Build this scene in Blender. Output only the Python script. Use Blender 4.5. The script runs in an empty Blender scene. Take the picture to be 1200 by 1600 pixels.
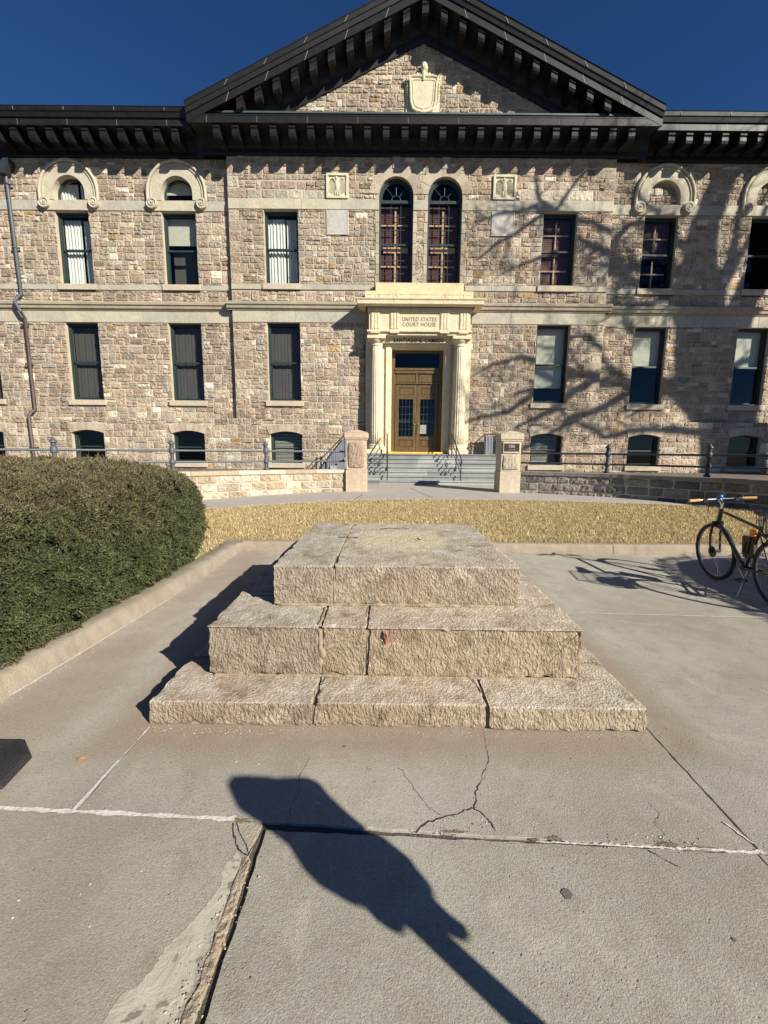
import bpy, bmesh, math, random
import numpy as np
from mathutils import Vector, Matrix, noise
R = math.radians
random.seed(7); np.random.seed(7)
sc = bpy.context.scene

# ------------------------------------------------------------------ camera
PITCH, ROLL, EYE = 8.231, 0.486, 1.55
cam = bpy.data.cameras.new("camera"); camo = bpy.data.objects.new("camera", cam)
sc.collection.objects.link(camo); sc.camera = camo
cam.sensor_fit = 'VERTICAL'; cam.sensor_height = 24.0; cam.lens = 24.0*665/1600
cam.clip_start = 0.05; cam.clip_end = 2000
cp, sp = math.cos(R(PITCH)), math.sin(R(PITCH)); cr, sr = math.cos(R(ROLL)), math.sin(R(ROLL))
r0, u0, fw = Vector((1, 0, 0)), Vector((0, sp, cp)), Vector((0, cp, -sp))
rt = r0*cr + u0*sr; up = u0*cr - r0*sr
camo.matrix_world = Matrix(((rt.x, up.x, -fw.x, 0), (rt.y, up.y, -fw.y, 0), (rt.z, up.z, -fw.z, EYE), (0, 0, 0, 1)))

# ------------------------------------------------------------------ sky and sun
SUN_AZ, SUN_EL = 48.0, 28.5           # shadows run 48 deg to the left of the way the camera looks
sdir = Vector((math.sin(R(SUN_AZ))*math.cos(R(SUN_EL)), -math.cos(R(SUN_AZ))*math.cos(R(SUN_EL)), math.sin(R(SUN_EL))))
w = bpy.data.worlds.new("World"); sc.world = w; w.use_nodes = True
nt = w.node_tree; bg = nt.nodes['Background']
sky = nt.nodes.new('ShaderNodeTexSky'); sky.sky_type = 'NISHITA'; sky.sun_disc = False
sky.sun_elevation = R(SUN_EL); sky.sun_rotation = math.atan2(sdir.x, sdir.y)
sky.altitude = 2200; sky.air_density = 1.0; sky.dust_density = 0.0; sky.ozone_density = 10.0
hs = nt.nodes.new('ShaderNodeHueSaturation'); hs.inputs['Saturation'].default_value = 1.045; hs.inputs['Value'].default_value = 1.0
nt.links.new(sky.outputs[0], hs.inputs['Color']); nt.links.new(hs.outputs[0], bg.inputs[0]); bg.inputs[1].default_value = 0.05
sl = bpy.data.lights.new("sun", 'SUN'); sl.energy = 5.0; sl.angle = R(0.53); sl.color = (1.0, 0.93, 0.82)
so = bpy.data.objects.new("sun", sl); sc.collection.objects.link(so)
so.rotation_euler = (-sdir).to_track_quat('-Z', 'Y').to_euler(); so.location = (20, -20, 30)
sc.view_settings.view_transform = 'Standard'; sc.view_settings.look = 'None'
sc.view_settings.exposure = 0.74; sc.view_settings.gamma = 1.0
sc.cycles.use_denoising = True; sc.cycles.max_bounces = 8; sc.cycles.transparent_max_bounces = 12
sc.cycles.sample_clamp_indirect = 6

# ------------------------------------------------------------------ helpers
class MB:
    def __init__(s): s.v = []; s.f = []; s.c = []; s.col = (1, 1, 1)
    def face(s, idx): s.f.append(tuple(idx)); s.c.append(s.col)
    def box(s, x0, x1, y0, y1, z0, z1):
        b = len(s.v)
        s.v += [(x0,y0,z0),(x1,y0,z0),(x1,y1,z0),(x0,y1,z0),(x0,y0,z1),(x1,y0,z1),(x1,y1,z1),(x0,y1,z1)]
        for q in ((0,3,2,1),(4,5,6,7),(0,1,5,4),(1,2,6,5),(2,3,7,6),(3,0,4,7)): s.face([b+i for i in q])
        return s
    def bbox(s, x0, x1, y0, y1, z0, z1, e=.01):   # box with chamfered edges
        b = len(s.v); X = (x0, x1); Y = (y0, y1); Z = (z0, z1); idx = {}
        for i in (0,1):
            for j in (0,1):
                for k in (0,1):
                    sx, sy, sz = (e if i == 0 else -e), (e if j == 0 else -e), (e if k == 0 else -e)
                    for a, p in enumerate(((X[i], Y[j]+sy, Z[k]+sz), (X[i]+sx, Y[j], Z[k]+sz), (X[i]+sx, Y[j]+sy, Z[k]))):
                        idx[(i,j,k,a)] = len(s.v); s.v.append(p)
        g = lambda *a: idx[a]
        for i in (0,1): s.face([g(i,0,0,0), g(i,1,0,0), g(i,1,1,0), g(i,0,1,0)][::(-1 if i == 0 else 1)])
        for j in (0,1): s.face([g(0,j,0,1), g(1,j,0,1), g(1,j,1,1), g(0,j,1,1)][::(1 if j == 0 else -1)])
        for k in (0,1): s.face([g(0,0,k,2), g(1,0,k,2), g(1,1,k,2), g(0,1,k,2)][::(-1 if k == 0 else 1)])
        for i in (0,1):
            for j in (0,1):
                s.face([g(i,j,0,0), g(i,j,1,0), g(i,j,1,1), g(i,j,0,1)])
                s.face([g(i,0,j,0), g(i,1,j,0), g(i,1,j,2), g(i,0,j,2)])
                s.face([g(0,i,j,1), g(1,i,j,1), g(1,i,j,2), g(0,i,j,2)])
                for k in (0,1): s.face([g(i,j,k,0), g(i,j,k,1), g(i,j,k,2)])
        return s
    def prism(s, poly, f0, f1, cap=True):        # poly: list of params, f0/f1 map a param to a 3-D point
        b = len(s.v); n = len(poly)
        s.v += [f0(*p) for p in poly] + [f1(*p) for p in poly]
        for i in range(n):
            j = (i+1) % n; s.face([b+i, b+j, b+n+j, b+n+i])
        if cap: s.face([b+i for i in range(n)][::-1]); s.face([b+n+i for i in range(n)])
        return s
    def xprof(s, prof, x0, x1): return s.prism(prof, lambda y, z: (x0, y, z), lambda y, z: (x1, y, z))
    def yprof(s, prof, y0, y1): return s.prism(prof, lambda x, z: (x, y0, z), lambda x, z: (x, y1, z))
    def zprof(s, prof, z0, z1): return s.prism(prof, lambda x, y: (x, y, z0), lambda x, y: (x, y, z1))
    def tube(s, pts, rad, n=8, cap=True, flat=1.0):
        pts = [Vector(p) for p in pts]; m = len(pts)
        if not hasattr(rad, '__len__'): rad = [rad]*m
        b = len(s.v); last = None
        for i, p in enumerate(pts):
            t = (pts[min(i+1, m-1)]-pts[max(i-1, 0)]).normalized()
            if last is None:
                a = Vector((0, 0, 1)) if abs(t.z) < .9 else Vector((1, 0, 0))
                u = t.cross(a).normalized()
            else: u = (last - t*last.dot(t)).normalized()
            last = u; v = t.cross(u)
            for k in range(n):
                an = 2*math.pi*k/n; s.v.append(tuple(p + (u*math.cos(an)+v*math.sin(an)*flat)*rad[i]))
        for i in range(m-1):
            for k in range(n):
                l = (k+1) % n; s.face([b+i*n+k, b+i*n+l, b+(i+1)*n+l, b+(i+1)*n+k])
        if cap: s.face([b+k for k in range(n)][::-1]); s.face([b+(m-1)*n+k for k in range(n)])
        return s
    def ring(s, c, ax, rad, r, n=40, m=8):       # torus
        ax = Vector(ax).normalized(); a = Vector((0,0,1)) if abs(ax.z) < .9 else Vector((1,0,0))
        u = ax.cross(a).normalized(); v = ax.cross(u); c = Vector(c); b = len(s.v)
        for i in range(n):
            th = 2*math.pi*i/n; d = u*math.cos(th)+v*math.sin(th)
            for k in range(m):
                ph = 2*math.pi*k/m; s.v.append(tuple(c + d*(rad+r*math.cos(ph)) + ax*r*math.sin(ph)))
        for i in range(n):
            for k in range(m):
                s.face([b+i*m+k, b+((i+1)%n)*m+k, b+((i+1)%n)*m+(k+1)%m, b+i*m+(k+1)%m])
        return s
    def lathe(s, prof, cx, cy, n=24, flute=0, fd=0.0):   # prof list of (r,z)
        b = len(s.v)
        for r, z in prof:
            for k in range(n):
                th = 2*math.pi*k/n; q = r
                if flute and r > 0: q = r - fd*abs(math.sin(th*flute/2))**.6
                s.v.append((cx+q*math.cos(th), cy+q*math.sin(th), z))
        for i in range(len(prof)-1):
            for k in range(n):
                l = (k+1) % n; s.face([b+i*n+k, b+i*n+l, b+(i+1)*n+l, b+(i+1)*n+k])
        s.face([b+k for k in range(n)][::-1]); s.face([b+(len(prof)-1)*n+k for k in range(n)])
        return s
    def ball(s, c, r, n=12, m=8, sq=(1,1,1)):
        prof = [(max(1e-4, r*math.sin(math.pi*i/m)), -r*math.cos(math.pi*i/m)) for i in range(m+1)]
        b = len(s.v); s.lathe(prof, 0, 0, n)
        for i in range(b, len(s.v)):
            x, y, z = s.v[i]; s.v[i] = (c[0]+x*sq[0], c[1]+y*sq[1], c[2]+z*sq[2])
        return s

def org(o):
    return Vector(o['_org']) if o is not None and '_org' in o else Vector((0, 0, 0))
def finish(me, name, mat, parent):
    o = bpy.data.objects.new(name, me); sc.collection.objects.link(o)
    if mat: me.materials.append(mat)
    if parent is not None:
        o.parent = parent; o['_org'] = tuple(org(parent))
    return o
def obj(name, mb, mat, parent=None, smooth=False, recalc=True, local=False, at=None):
    og = Vector(at) if at is not None else org(parent)
    off = np.array((0, 0, 0)) if local else np.array(og)
    v = np.asarray(mb.v, dtype=np.float64).reshape(-1, 3) - off
    me = bpy.data.meshes.new(name); me.from_pydata(v.tolist(), [], mb.f)
    cols = np.ones((len(me.loops), 4), np.float32)
    lt = np.empty(len(me.polygons), np.int32); me.polygons.foreach_get('loop_total', lt)
    cols[:, :3] = np.repeat(np.asarray(mb.c, np.float32).reshape(-1, 3), lt, axis=0)
    ca = me.color_attributes.new('Col', 'FLOAT_COLOR', 'CORNER'); ca.data.foreach_set('color', cols.ravel())
    if recalc and len(mb.f) < 60000:
        bm = bmesh.new(); bm.from_mesh(me); bmesh.ops.recalc_face_normals(bm, faces=bm.faces); bm.to_mesh(me); bm.free()
    if smooth:
        me.polygons.foreach_set('use_smooth', np.ones(len(me.polygons), bool))
        if smooth != 'all':
            try: me.set_sharp_from_angle(angle=R(40))
            except Exception: pass
    me.update()
    o = finish(me, name, mat, parent)
    if at is not None and parent is None: o.location = at; o['_org'] = tuple(at)
    return o
def raw_mesh(name, v, nper, mat, parent=None, cols=None, at=(0,0,0)):
    """v: (n*nper,3) array, every nper vertices one face"""
    n = len(v)//nper; me = bpy.data.meshes.new(name)
    me.vertices.add(len(v)); me.vertices.foreach_set('co', (v-np.array(at)).astype(np.float32).ravel())
    me.loops.add(len(v)); me.loops.foreach_set('vertex_index', np.arange(len(v), dtype=np.int32))
    me.polygons.add(n); me.polygons.foreach_set('loop_start', np.arange(0, len(v), nper, dtype=np.int32))
    me.polygons.foreach_set('loop_total', np.full(n, nper, np.int32)); me.update(calc_edges=True)
    if cols is not None:
        c4 = np.ones((len(v), 4), np.float32); c4[:, :3] = np.repeat(cols, nper, axis=0)
        ca = me.color_attributes.new('Col', 'FLOAT_COLOR', 'CORNER'); ca.data.foreach_set('color', c4.ravel())
    o = finish(me, name, mat, parent)
    if parent is None: o.location = at
    return o
def tag(o, label, cat, group=None):
    o['label'] = label; o['category'] = cat
    if group: o['group'] = group
    return o
def thing(name, label, cat, loc=(0,0,0), group=None, rot=None):
    o = bpy.data.objects.new(name, None); sc.collection.objects.link(o); o.location = loc; o['_org'] = tuple(loc)
    o.empty_display_size = .3
    if rot: o.rotation_euler = rot
    return tag(o, label, cat, group)
def struct(o, kind='structure'): o['kind'] = kind; return o

# ------------------------------------------------------------------ materials
class NT:
    def __init__(s, name):
        s.m = bpy.data.materials.new(name); s.m.use_nodes = True; s.t = s.m.node_tree
        s.b = s.t.nodes['Principled BSDF']; s.out = s.t.nodes['Material Output']
        s.co = s.t.nodes.new('ShaderNodeTexCoord').outputs['Object']
    def n(s, typ, **k):
        nd = s.t.nodes.new(typ)
        for a, v in k.items(): setattr(nd, a, v)
        return nd
    def l(s, a, b): s.t.links.new(a, b)
    def noise(s, scale, detail=4, rough=.55, vec=None, out='Fac', dist=0):
        nd = s.n('ShaderNodeTexNoise'); nd.inputs['Scale'].default_value = scale
        nd.inputs['Detail'].default_value = detail; nd.inputs['Roughness'].default_value = rough
        nd.inputs['Distortion'].default_value = dist
        s.l(vec or s.co, nd.inputs['Vector']); return nd.outputs[out]
    def voro(s, scale, feat='F1', vec=None, out='Distance', rnd=1):
        nd = s.n('ShaderNodeTexVoronoi'); nd.feature = feat; nd.inputs['Scale'].default_value = scale
        nd.inputs['Randomness'].default_value = rnd
        s.l(vec or s.co, nd.inputs['Vector']); return nd.outputs[out]
    def mapping(s, scale=(1,1,1), rot=(0,0,0), loc=(0,0,0)):
        nd = s.n('ShaderNodeMapping'); nd.inputs['Scale'].default_value = scale
        nd.inputs['Rotation'].default_value = rot; nd.inputs['Location'].default_value = loc
        s.l(s.co, nd.inputs[0]); return nd.outputs[0]
    def rng(s, v, a, b, c=0, d=1, smooth=False):
        nd = s.n('ShaderNodeMapRange'); nd.interpolation_type = 'SMOOTHSTEP' if smooth else 'LINEAR'
        for i, q in enumerate((a, b, c, d)): nd.inputs[i+1].default_value = q
        s.l(v, nd.inputs[0]); return nd.outputs[0]
    def math(s, op, a, b=None, c=None):
        nd = s.n('ShaderNodeMath', operation=op)
        for i, q in enumerate((a, b, c)):
            if q is None: continue
            if isinstance(q, (int, float)): nd.inputs[i].default_value = q
            else: s.l(q, nd.inputs[i])
        return nd.outputs[0]
    def mix(s, f, a, b, typ='MIX'):
        nd = s.n('ShaderNodeMix'); nd.data_type = 'RGBA'; nd.blend_type = typ
        for i, q in ((0, f), (6, a), (7, b)):
            if isinstance(q, (int, float)): nd.inputs[i].default_value = q
            elif isinstance(q, tuple): nd.inputs[i].default_value = (*q, 1)
            else: s.l(q, nd.inputs[i])
        return nd.outputs[2]
    def attr(s, name='Col'):
        nd = s.n('ShaderNodeAttribute'); nd.attribute_name = name; return nd.outputs['Color']
    def ramp(s, v, stops):
        nd = s.n('ShaderNodeValToRGB'); cr_ = nd.color_ramp
        while len(cr_.elements) < len(stops): cr_.elements.new(.5)
        for e, (p, c) in zip(cr_.elements, stops): e.position = p; e.color = (*c, 1)
        s.l(v, nd.inputs[0]); return nd.outputs[0]
    def bump(s, h, dist=.01, strength=1, prev=None):
        nd = s.n('ShaderNodeBump'); nd.inputs['Distance'].default_value = dist; nd.inputs['Strength'].default_value = strength
        s.l(h, nd.inputs['Height'])
        if prev is not None: s.l(prev, nd.inputs['Normal'])
        return nd.outputs[0]
    def done(s, col=None, rough=.8, metal=0, normal=None, spec=None):
        if col is not None:
            if isinstance(col, tuple): s.b.inputs['Base Color'].default_value = (*col, 1)
            else: s.l(col, s.b.inputs['Base Color'])
        if isinstance(rough, (int, float)): s.b.inputs['Roughness'].default_value = rough
        else: s.l(rough, s.b.inputs['Roughness'])
        s.b.inputs['Metallic'].default_value = metal
        if spec is not None: s.b.inputs['Specular IOR Level'].default_value = spec
        if normal is not None: s.l(normal, s.b.inputs['Normal'])
        return s.m

def m_simple(name, col, rough=.5, metal=0, bump=0, bs=40, var=.15, spec=None):
    t = NT(name); n1 = t.noise(3.0, 5); n2 = t.noise(bs, 4)
    f = t.math('ADD', t.math('MULTIPLY', t.rng(n1, .3, .7), .6), t.math('MULTIPLY', t.rng(n2, .3, .7), .4))
    c = t.mix(f, tuple(q*(1-var) for q in col), tuple(min(1, q*(1+var)) for q in col))
    nm = t.bump(n2, bump) if bump else None
    return t.done(c, rough, metal, nm, spec)
def m_attr(name, rough=.9, var=.25, bs=30, bump=.01, bs2=90, tint=None):
    t = NT(name); n1 = t.noise(bs, 5, .6); n2 = t.noise(2.2, 4)
    c = t.attr()
    mp_ = t.mapping((1.1, 1.1, .22)); g = t.rng(n1, .25, .75, 1-var, 1+var); g2 = t.math('MULTIPLY', t.rng(n2, .3, .7, 1-var*.5, 1+var*.5), t.rng(t.noise(1.0, 5, .6, mp_), .35, .65, 1-var*.45, 1+var*.35))
    cc = t.n('ShaderNodeVectorMath', operation='SCALE'); t.l(c, cc.inputs[0]); t.l(t.math('MULTIPLY', g, g2), cc.inputs['Scale'])
    b1 = t.bump(t.noise(bs, 6, .65), bump)
    return t.done(cc.outputs[0], rough, 0, b1, .25)

M = {}
M['rubble'] = m_attr('rubble_stone', .92, .30, 14, .05)
M['trim'] = m_attr('trim_limestone', .88, .15, 9, .010)
M['mortar'] = m_simple('mortar', (.46, .39, .29), .95, bump=.01)
M['metal'] = m_simple('dark_cornice_metal', (.012, .0112, .0105), .5, 0, .002, 6, .4, spec=.35)
M['green'] = m_simple('green_window_paint', (.017, .036, .034), .5, 0, 0, 20, .2)
M['interior'] = m_simple('dark_interior', (.02, .02, .022), .9)
M['wood'] = None
M['iron'] = m_simple('dark_painted_iron', (.028, .032, .038), .5, 0, .003, 30, .3)
M['iron_grey'] = m_simple('grey_painted_iron', (.075, .085, .10), .5, 0, .003, 30, .25)
M['pipe'] = m_simple('brown_downpipe', (.075, .05, .045), .5, 0, .003, 10, .35)
M['granite'] = m_attr('grey_granite', .7, .16, 35, .003)
M['bronze'] = None
M['rubber'] = m_simple('black_rubber', (.022, .022, .024), .75, 0, .004, 60, .25)
M['chrome'] = m_simple('bright_metal', (.75, .75, .75), .22, 1, 0, 20, .1)
M['alu'] = m_simple('worn_alloy', (.45, .45, .46), .35, 1, 0, 20, .15)
M['black_paint'] = m_simple('black_bicycle_paint', (.012, .012, .014), .25, 0, 0, 15, .2)
M['black_plastic'] = m_simple('black_plastic', (.015, .015, .016), .5)
M['white'] = m_simple('white_cloth', (.72, .72, .68), .9)
M['brown_bag'] = m_simple('brown_canvas', (.085, .055, .03), .85, 0, .004, 80)
M['orange'] = m_simple('orange_plastic', (.75, .25, .03), .4)
M['grip'] = m_simple('tan_leather_grip', (.60, .34, .10), .6, 0, .002, 60, .2)
M['blue'] = m_simple('blue_anodised', (.02, .17, .55), .35, .3)
M['darkletter'] = m_simple('dark_bronze_letters', (.018, .012, .008), .5)
M['incised'] = m_simple('incised_letter_shadow', (.17, .15, .10), .9)
M['bark'] = m_simple('tree_bark', (.12, .10, .08), .95, 0, .04, 12)
M['soil'] = m_simple('dry_soil', (.16, .12, .085), .98, 0, .03, 25, .4)
M['stand_in'] = m_simple('stand_in_grey_cloth', (.10, .10, .11), .9, 0, .003, 90)  # grey for the unseen object added to cast the near shadow
M['leaf'] = m_simple('dry_leaf', (.32, .17, .06), .8)
M['yellow'] = m_simple('yellow_threshold', (.75, .47, .10), .6, 0, .003, 15)

def wood_mat():
    t = NT('bronze_brown_door'); mp = t.mapping((14, 14, 1.2)); n1 = t.noise(2.0, 6, .6, mp)
    c = t.ramp(n1, [(.25, (.050, .031, .010)), (.55, (.115, .072, .024)), (.8, (.18, .12, .042))])
    return t.done(c, .42, 0, t.bump(n1, .004), .5)
M['wood'] = wood_mat()
def glass_mat(name='window_glass', tint=(.93, .94, .92), ior=1.5, extra=.015):
    t = NT(name); g = t.n('ShaderNodeBsdfGlossy'); g.inputs['Roughness'].default_value = .02
    g.inputs['Color'].default_value = (1, 1, 1, 1)
    t.l(t.bump(t.noise(1.3, 2), .004), g.inputs['Normal'])
    tr = t.n('ShaderNodeBsdfTransparent'); tr.inputs[0].default_value = (*tint, 1)
    lw = t.n('ShaderNodeLayerWeight'); lw.inputs[0].default_value = .5
    mx = t.n('ShaderNodeMixShader'); t.l(t.math('MULTIPLY_ADD', t.math('POWER', lw.outputs['Facing'], 5.0), .94, extra), mx.inputs[0])
    t.l(tr.outputs[0], mx.inputs[1]); t.l(g.outputs[0], mx.inputs[2]); t.l(mx.outputs[0], t.out.inputs[0])
    return t.m
M['glass'] = glass_mat()

def pedestal_mat():
    t = NT('pick_dressed_limestone')
    mp = t.mapping((1, 1, 1), (R(20), R(35), R(10)))
    big = t.noise(1.7, 5, .6); mid = t.noise(9, 6, .65); fine = t.noise(60, 4, .6)
    mps = t.mapping((1.0, 1.0, .7), (0, R(28), 0))
    pits = t.voro(60, 'F1', vec=mps)
    c = t.ramp(big, [(.3, (.29, .235, .17)), (.5, (.375, .31, .23)), (.7, (.44, .38, .29))])
    c = t.mix(t.rng(mid, .50, .68), c, (.20, .155, .115))
    c = t.mix(t.rng(t.noise(5, 6, .7, dist=.6), .56, .70), c, (.56, .50, .38))
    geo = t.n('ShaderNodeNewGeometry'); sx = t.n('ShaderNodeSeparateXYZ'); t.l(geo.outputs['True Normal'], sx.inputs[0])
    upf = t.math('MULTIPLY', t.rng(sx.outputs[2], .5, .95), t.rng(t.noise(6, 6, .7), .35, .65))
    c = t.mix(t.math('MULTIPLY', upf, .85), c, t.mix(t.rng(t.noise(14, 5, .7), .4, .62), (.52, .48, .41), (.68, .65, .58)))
    c = t.mix(t.math('MULTIPLY', t.rng(t.noise(2.3, 3, .5, dist=.5), .55, .75), .4), c, (.40, .27, .20))
    c = t.mix(t.math('MULTIPLY', t.rng(fine, .55, .75), .5), c, (.20, .16, .12))
    sep = t.n('ShaderNodeSeparateXYZ'); t.l(t.co, sep.inputs[0])
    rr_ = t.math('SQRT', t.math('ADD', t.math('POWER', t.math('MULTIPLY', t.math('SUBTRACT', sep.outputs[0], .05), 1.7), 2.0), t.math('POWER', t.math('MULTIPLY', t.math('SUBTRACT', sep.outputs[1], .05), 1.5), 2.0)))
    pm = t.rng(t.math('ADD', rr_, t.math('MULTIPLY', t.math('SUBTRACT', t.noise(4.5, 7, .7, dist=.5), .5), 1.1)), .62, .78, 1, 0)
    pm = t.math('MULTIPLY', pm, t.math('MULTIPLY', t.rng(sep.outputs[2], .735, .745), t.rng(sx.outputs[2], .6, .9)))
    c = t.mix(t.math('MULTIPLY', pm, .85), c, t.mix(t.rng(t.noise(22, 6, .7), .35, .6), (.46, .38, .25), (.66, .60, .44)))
    att = t.attr(); c = t.mix(1.0, c, att, 'MULTIPLY')
    # pick marks: short slanted gouges
    mg = t.mapping((68, 68, 38), (0, R(-38), 0)); gouge = t.noise(1.0, 3, .6, mg)
    h = t.math('ADD', t.math('MULTIPLY', pits, .35), t.math('MULTIPLY', t.rng(gouge, .35, .65), .9))
    h = t.math('ADD', h, t.math('MULTIPLY', mid, .8))
    h = t.math('MULTIPLY', h, t.rng(sx.outputs[2], .3, .95, 1.0, .45))
    b = t.bump(h, .0135, 1.0); b = t.bump(fine, .006, .6, b)
    return t.done(c, .95, 0, b, .2)
M['pedestal'] = pedestal_mat()
def mortar2():
    t = NT('sandy_mortar'); n = t.noise(12, 6, .7); c = t.ramp(n, [(.3, (.24, .18, .12)), (.6, (.36, .29, .205)), (.8, (.46, .39, .28))])
    return t.done(c, .97, 0, t.bump(n, .03), .1)
M['mortar2'] = mortar2()

def plaza_mat():
    t = NT('weathered_concrete')
    sep = t.n('ShaderNodeSeparateXYZ'); t.l(t.co, sep.inputs[0]); X, Y = sep.outputs[0], sep.outputs[1]
    big = t.noise(.9, 6, .6, dist=.3); mid = t.noise(6, 7, .65, dist=.4); fine = t.noise(120, 4, .7); gr = t.voro(170)
    c = t.mix(t.rng(big, .36, .64), (.315, .297, .252), (.43, .413, .362)); c = t.mix(t.math('MULTIPLY', t.rng(t.noise(2.0, 7, .72, dist=1.5), .52, .64), .45), c, (.27, .235, .185))
    c = t.mix(t.math('MULTIPLY', t.rng(mid, .5, .68), .55), c, (.275, .24, .195))
    c = t.mix(t.math('MULTIPLY', t.rng(t.noise(2.6, 7, .7, dist=1.0), .56, .68), .5), c, (.51, .475, .40))
    # rust-brown dust washed off the plinth and along the kerbs
    dx = t.math('SUBTRACT', t.math('ABSOLUTE', t.math('SUBTRACT', X, .10)), 1.45)
    dy = t.math('SUBTRACT', t.math('ABSOLUTE', t.math('SUBTRACT', Y, 3.75)), 1.60)
    dd = t.math('ADD', t.math('MAXIMUM', dx, dy), t.math('MULTIPLY', t.math('SUBTRACT', mid, .5), .22))
    st = t.math('MULTIPLY', t.rng(dd, .06, .34, 1, 0, True), t.rng(t.noise(3, 5), .25, .5, .45, 1))
    c = t.mix(t.math('MULTIPLY', st, .7), c, (.27, .195, .14))
    dk = t.math('ADD', t.math('ABSOLUTE', t.math('ADD', X, 2.0)), t.math('MULTIPLY', t.math('SUBTRACT', big, .5), 1.2))
    c = t.mix(t.math('MULTIPLY', t.rng(dk, .05, .40, 1, 0, True), .45), c, (.30, .215, .155))
    lo = t.math('ADD', t.math('ABSOLUTE', t.math('ADD', X, 1.15)), t.math('MULTIPLY', t.math('ABSOLUTE', t.math('SUBTRACT', Y, .75)), .8))
    lo = t.math('ADD', lo, t.math('MULTIPLY', t.math('SUBTRACT', mid, .5), .9))
    c = t.mix(t.math('MULTIPLY', t.rng(lo, .15, .8, 1, 0, True), .3), c, (.255, .18, .135))
    sp1 = t.rng(t.voro(5.5), .035, .06, 1, 0); c = t.mix(t.math('MULTIPLY', sp1, .5), c, (.52, .47, .40))
    sp2 = t.math('MULTIPLY', t.rng(t.voro(15), .03, .07, 1, 0), t.rng(t.noise(5, 2), .48, .55)); c = t.mix(t.math('MULTIPLY', sp2, .55), c, (.12, .105, .09))
    sp3 = t.math('MULTIPLY', t.rng(t.voro(48), .08, .16, 1, 0), t.rng(t.noise(2.2, 3), .5, .6)); c = t.mix(t.math('MULTIPLY', sp3, .5), c, (.15, .13, .11))
    g1 = t.noise(120, 2, .7); c = t.mix(t.rng(g1, .50, .66, 0, .38), c, (.50, .47, .40)); c = t.mix(t.rng(g1, .34, .48, .40, 0), c, (.20, .18, .15)); c = t.mix(t.rng(t.noise(45, 3, .7), .52, .66, 0, .35), c, (.24, .215, .18))
    c = t.mix(t.rng(gr, .0, .35, .35, 0), c, (.16, .145, .12))
    att = t.attr(); c = t.mix(1.0, c, att, 'MULTIPLY')
    h = t.math('ADD', t.math('MULTIPLY', t.noise(170, 3, .7), .6), t.math('MULTIPLY', t.noise(70, 6, .8), .45))
    h = t.math('SUBTRACT', h, t.math('MULTIPLY', t.math('ADD', sp2, sp3), 1.0))
    h = t.math('ADD', h, t.math('MULTIPLY', mid, .5))
    return t.done(c, .93, 0, t.bump(h, .007, .8), .25)
M['plaza'] = plaza_mat()
def kerb_mat():
    t = NT('kerb_concrete'); mid = t.noise(5, 7, .7, dist=.5); fine = t.noise(90, 4, .7)
    mp = t.mapping((8, 8, .8)); streak = t.noise(1.2, 5, .6, mp)
    c = t.mix(t.rng(mid, .35, .65), (.27, .225, .17), (.36, .315, .25))
    c = t.mix(t.math('MULTIPLY', t.rng(streak, .5, .7), .5), c, (.21, .18, .145))
    att = t.attr(); c = t.mix(1.0, c, att, 'MULTIPLY')
    return t.done(c, .93, 0, t.bump(t.math('ADD', mid, fine), .012, .8), .2)
M['kerb'] = kerb_mat()
M['path'] = m_simple('path_concrete', (.36, .335, .30), .92, 0, .004, 60, .13)
M['edging'] = m_simple('sandy_edging', (.46, .35, .24), .95, 0, .006, 40, .18)
M['sealant'] = m_simple('white_joint_sealant', (.60, .58, .52), .7, 0, .006, 50, .12)
M['crackdark'] = m_simple('dark_crack', (.035, .03, .025), .98)
M['asphalt'] = m_simple('asphalt', (.055, .055, .055), .95, 0, .01, 60, .2)
M['patch'] = None
def patch_mat():
    t = NT('worn_pale_patch'); n = t.noise(9, 7, .7, dist=.8); mp = t.mapping((30, 4, 1), (0, 0, R(-12)))
    c = t.mix(t.rng(n, .35, .7), (.40, .37, .295), (.52, .485, .395)); c = t.mix(t.rng(t.noise(1, 4, .6, mp), .5, .7, 0, .5), c, (.30, .27, .21))
    c = t.mix(t.rng(t.noise(16, 3, .5, dist=.2), .61, .64), c, (.235, .215, .18))
    return t.done(c, .95, 0, t.bump(n, .008), .2)
M['patch'] = patch_mat()
def lawn_mat():
    t = NT('dormant_grass_ground'); n = t.noise(30, 6, .7); n2 = t.noise(1.1, 4, .6)
    c = t.ramp(n, [(.3, (.20, .14, .07)), (.6, (.44, .33, .16)), (.8, (.58, .46, .25))]); c = t.mix(t.rng(n2, .5, .75, 0, .4), c, (.17, .17, .06))
    return t.done(c, .98, 0, t.bump(n, .03), .05)
M['lawn'] = lawn_mat()
def foliage(name, rough=.75, trans=.0):
    t = NT(name); return t.done(t.attr(), rough, 0, None, .2)
M['blades'] = foliage('grass_blades'); M['sprays'] = foliage('juniper_sprays', .7)

# ------------------------------------------------------------------ ground and terrain
def gz(x, y):     # lawn, path and forecourt rise gently towards the steps
    b = .13 + .12*min(1, max(0, (y-6.4)/4.8)) + .04*min(1, max(0, (y-11.2)/4.8))
    return b - .02*max(0, min(4, -x-1))
mb = MB(); mb.v = [(-600,-600,-.12),(600,-600,-.12),(600,600,-.12),(-600,600,-.12)]; mb.face((0,1,2,3))
struct(obj('ground', mb, M['asphalt'], recalc=False))

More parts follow.
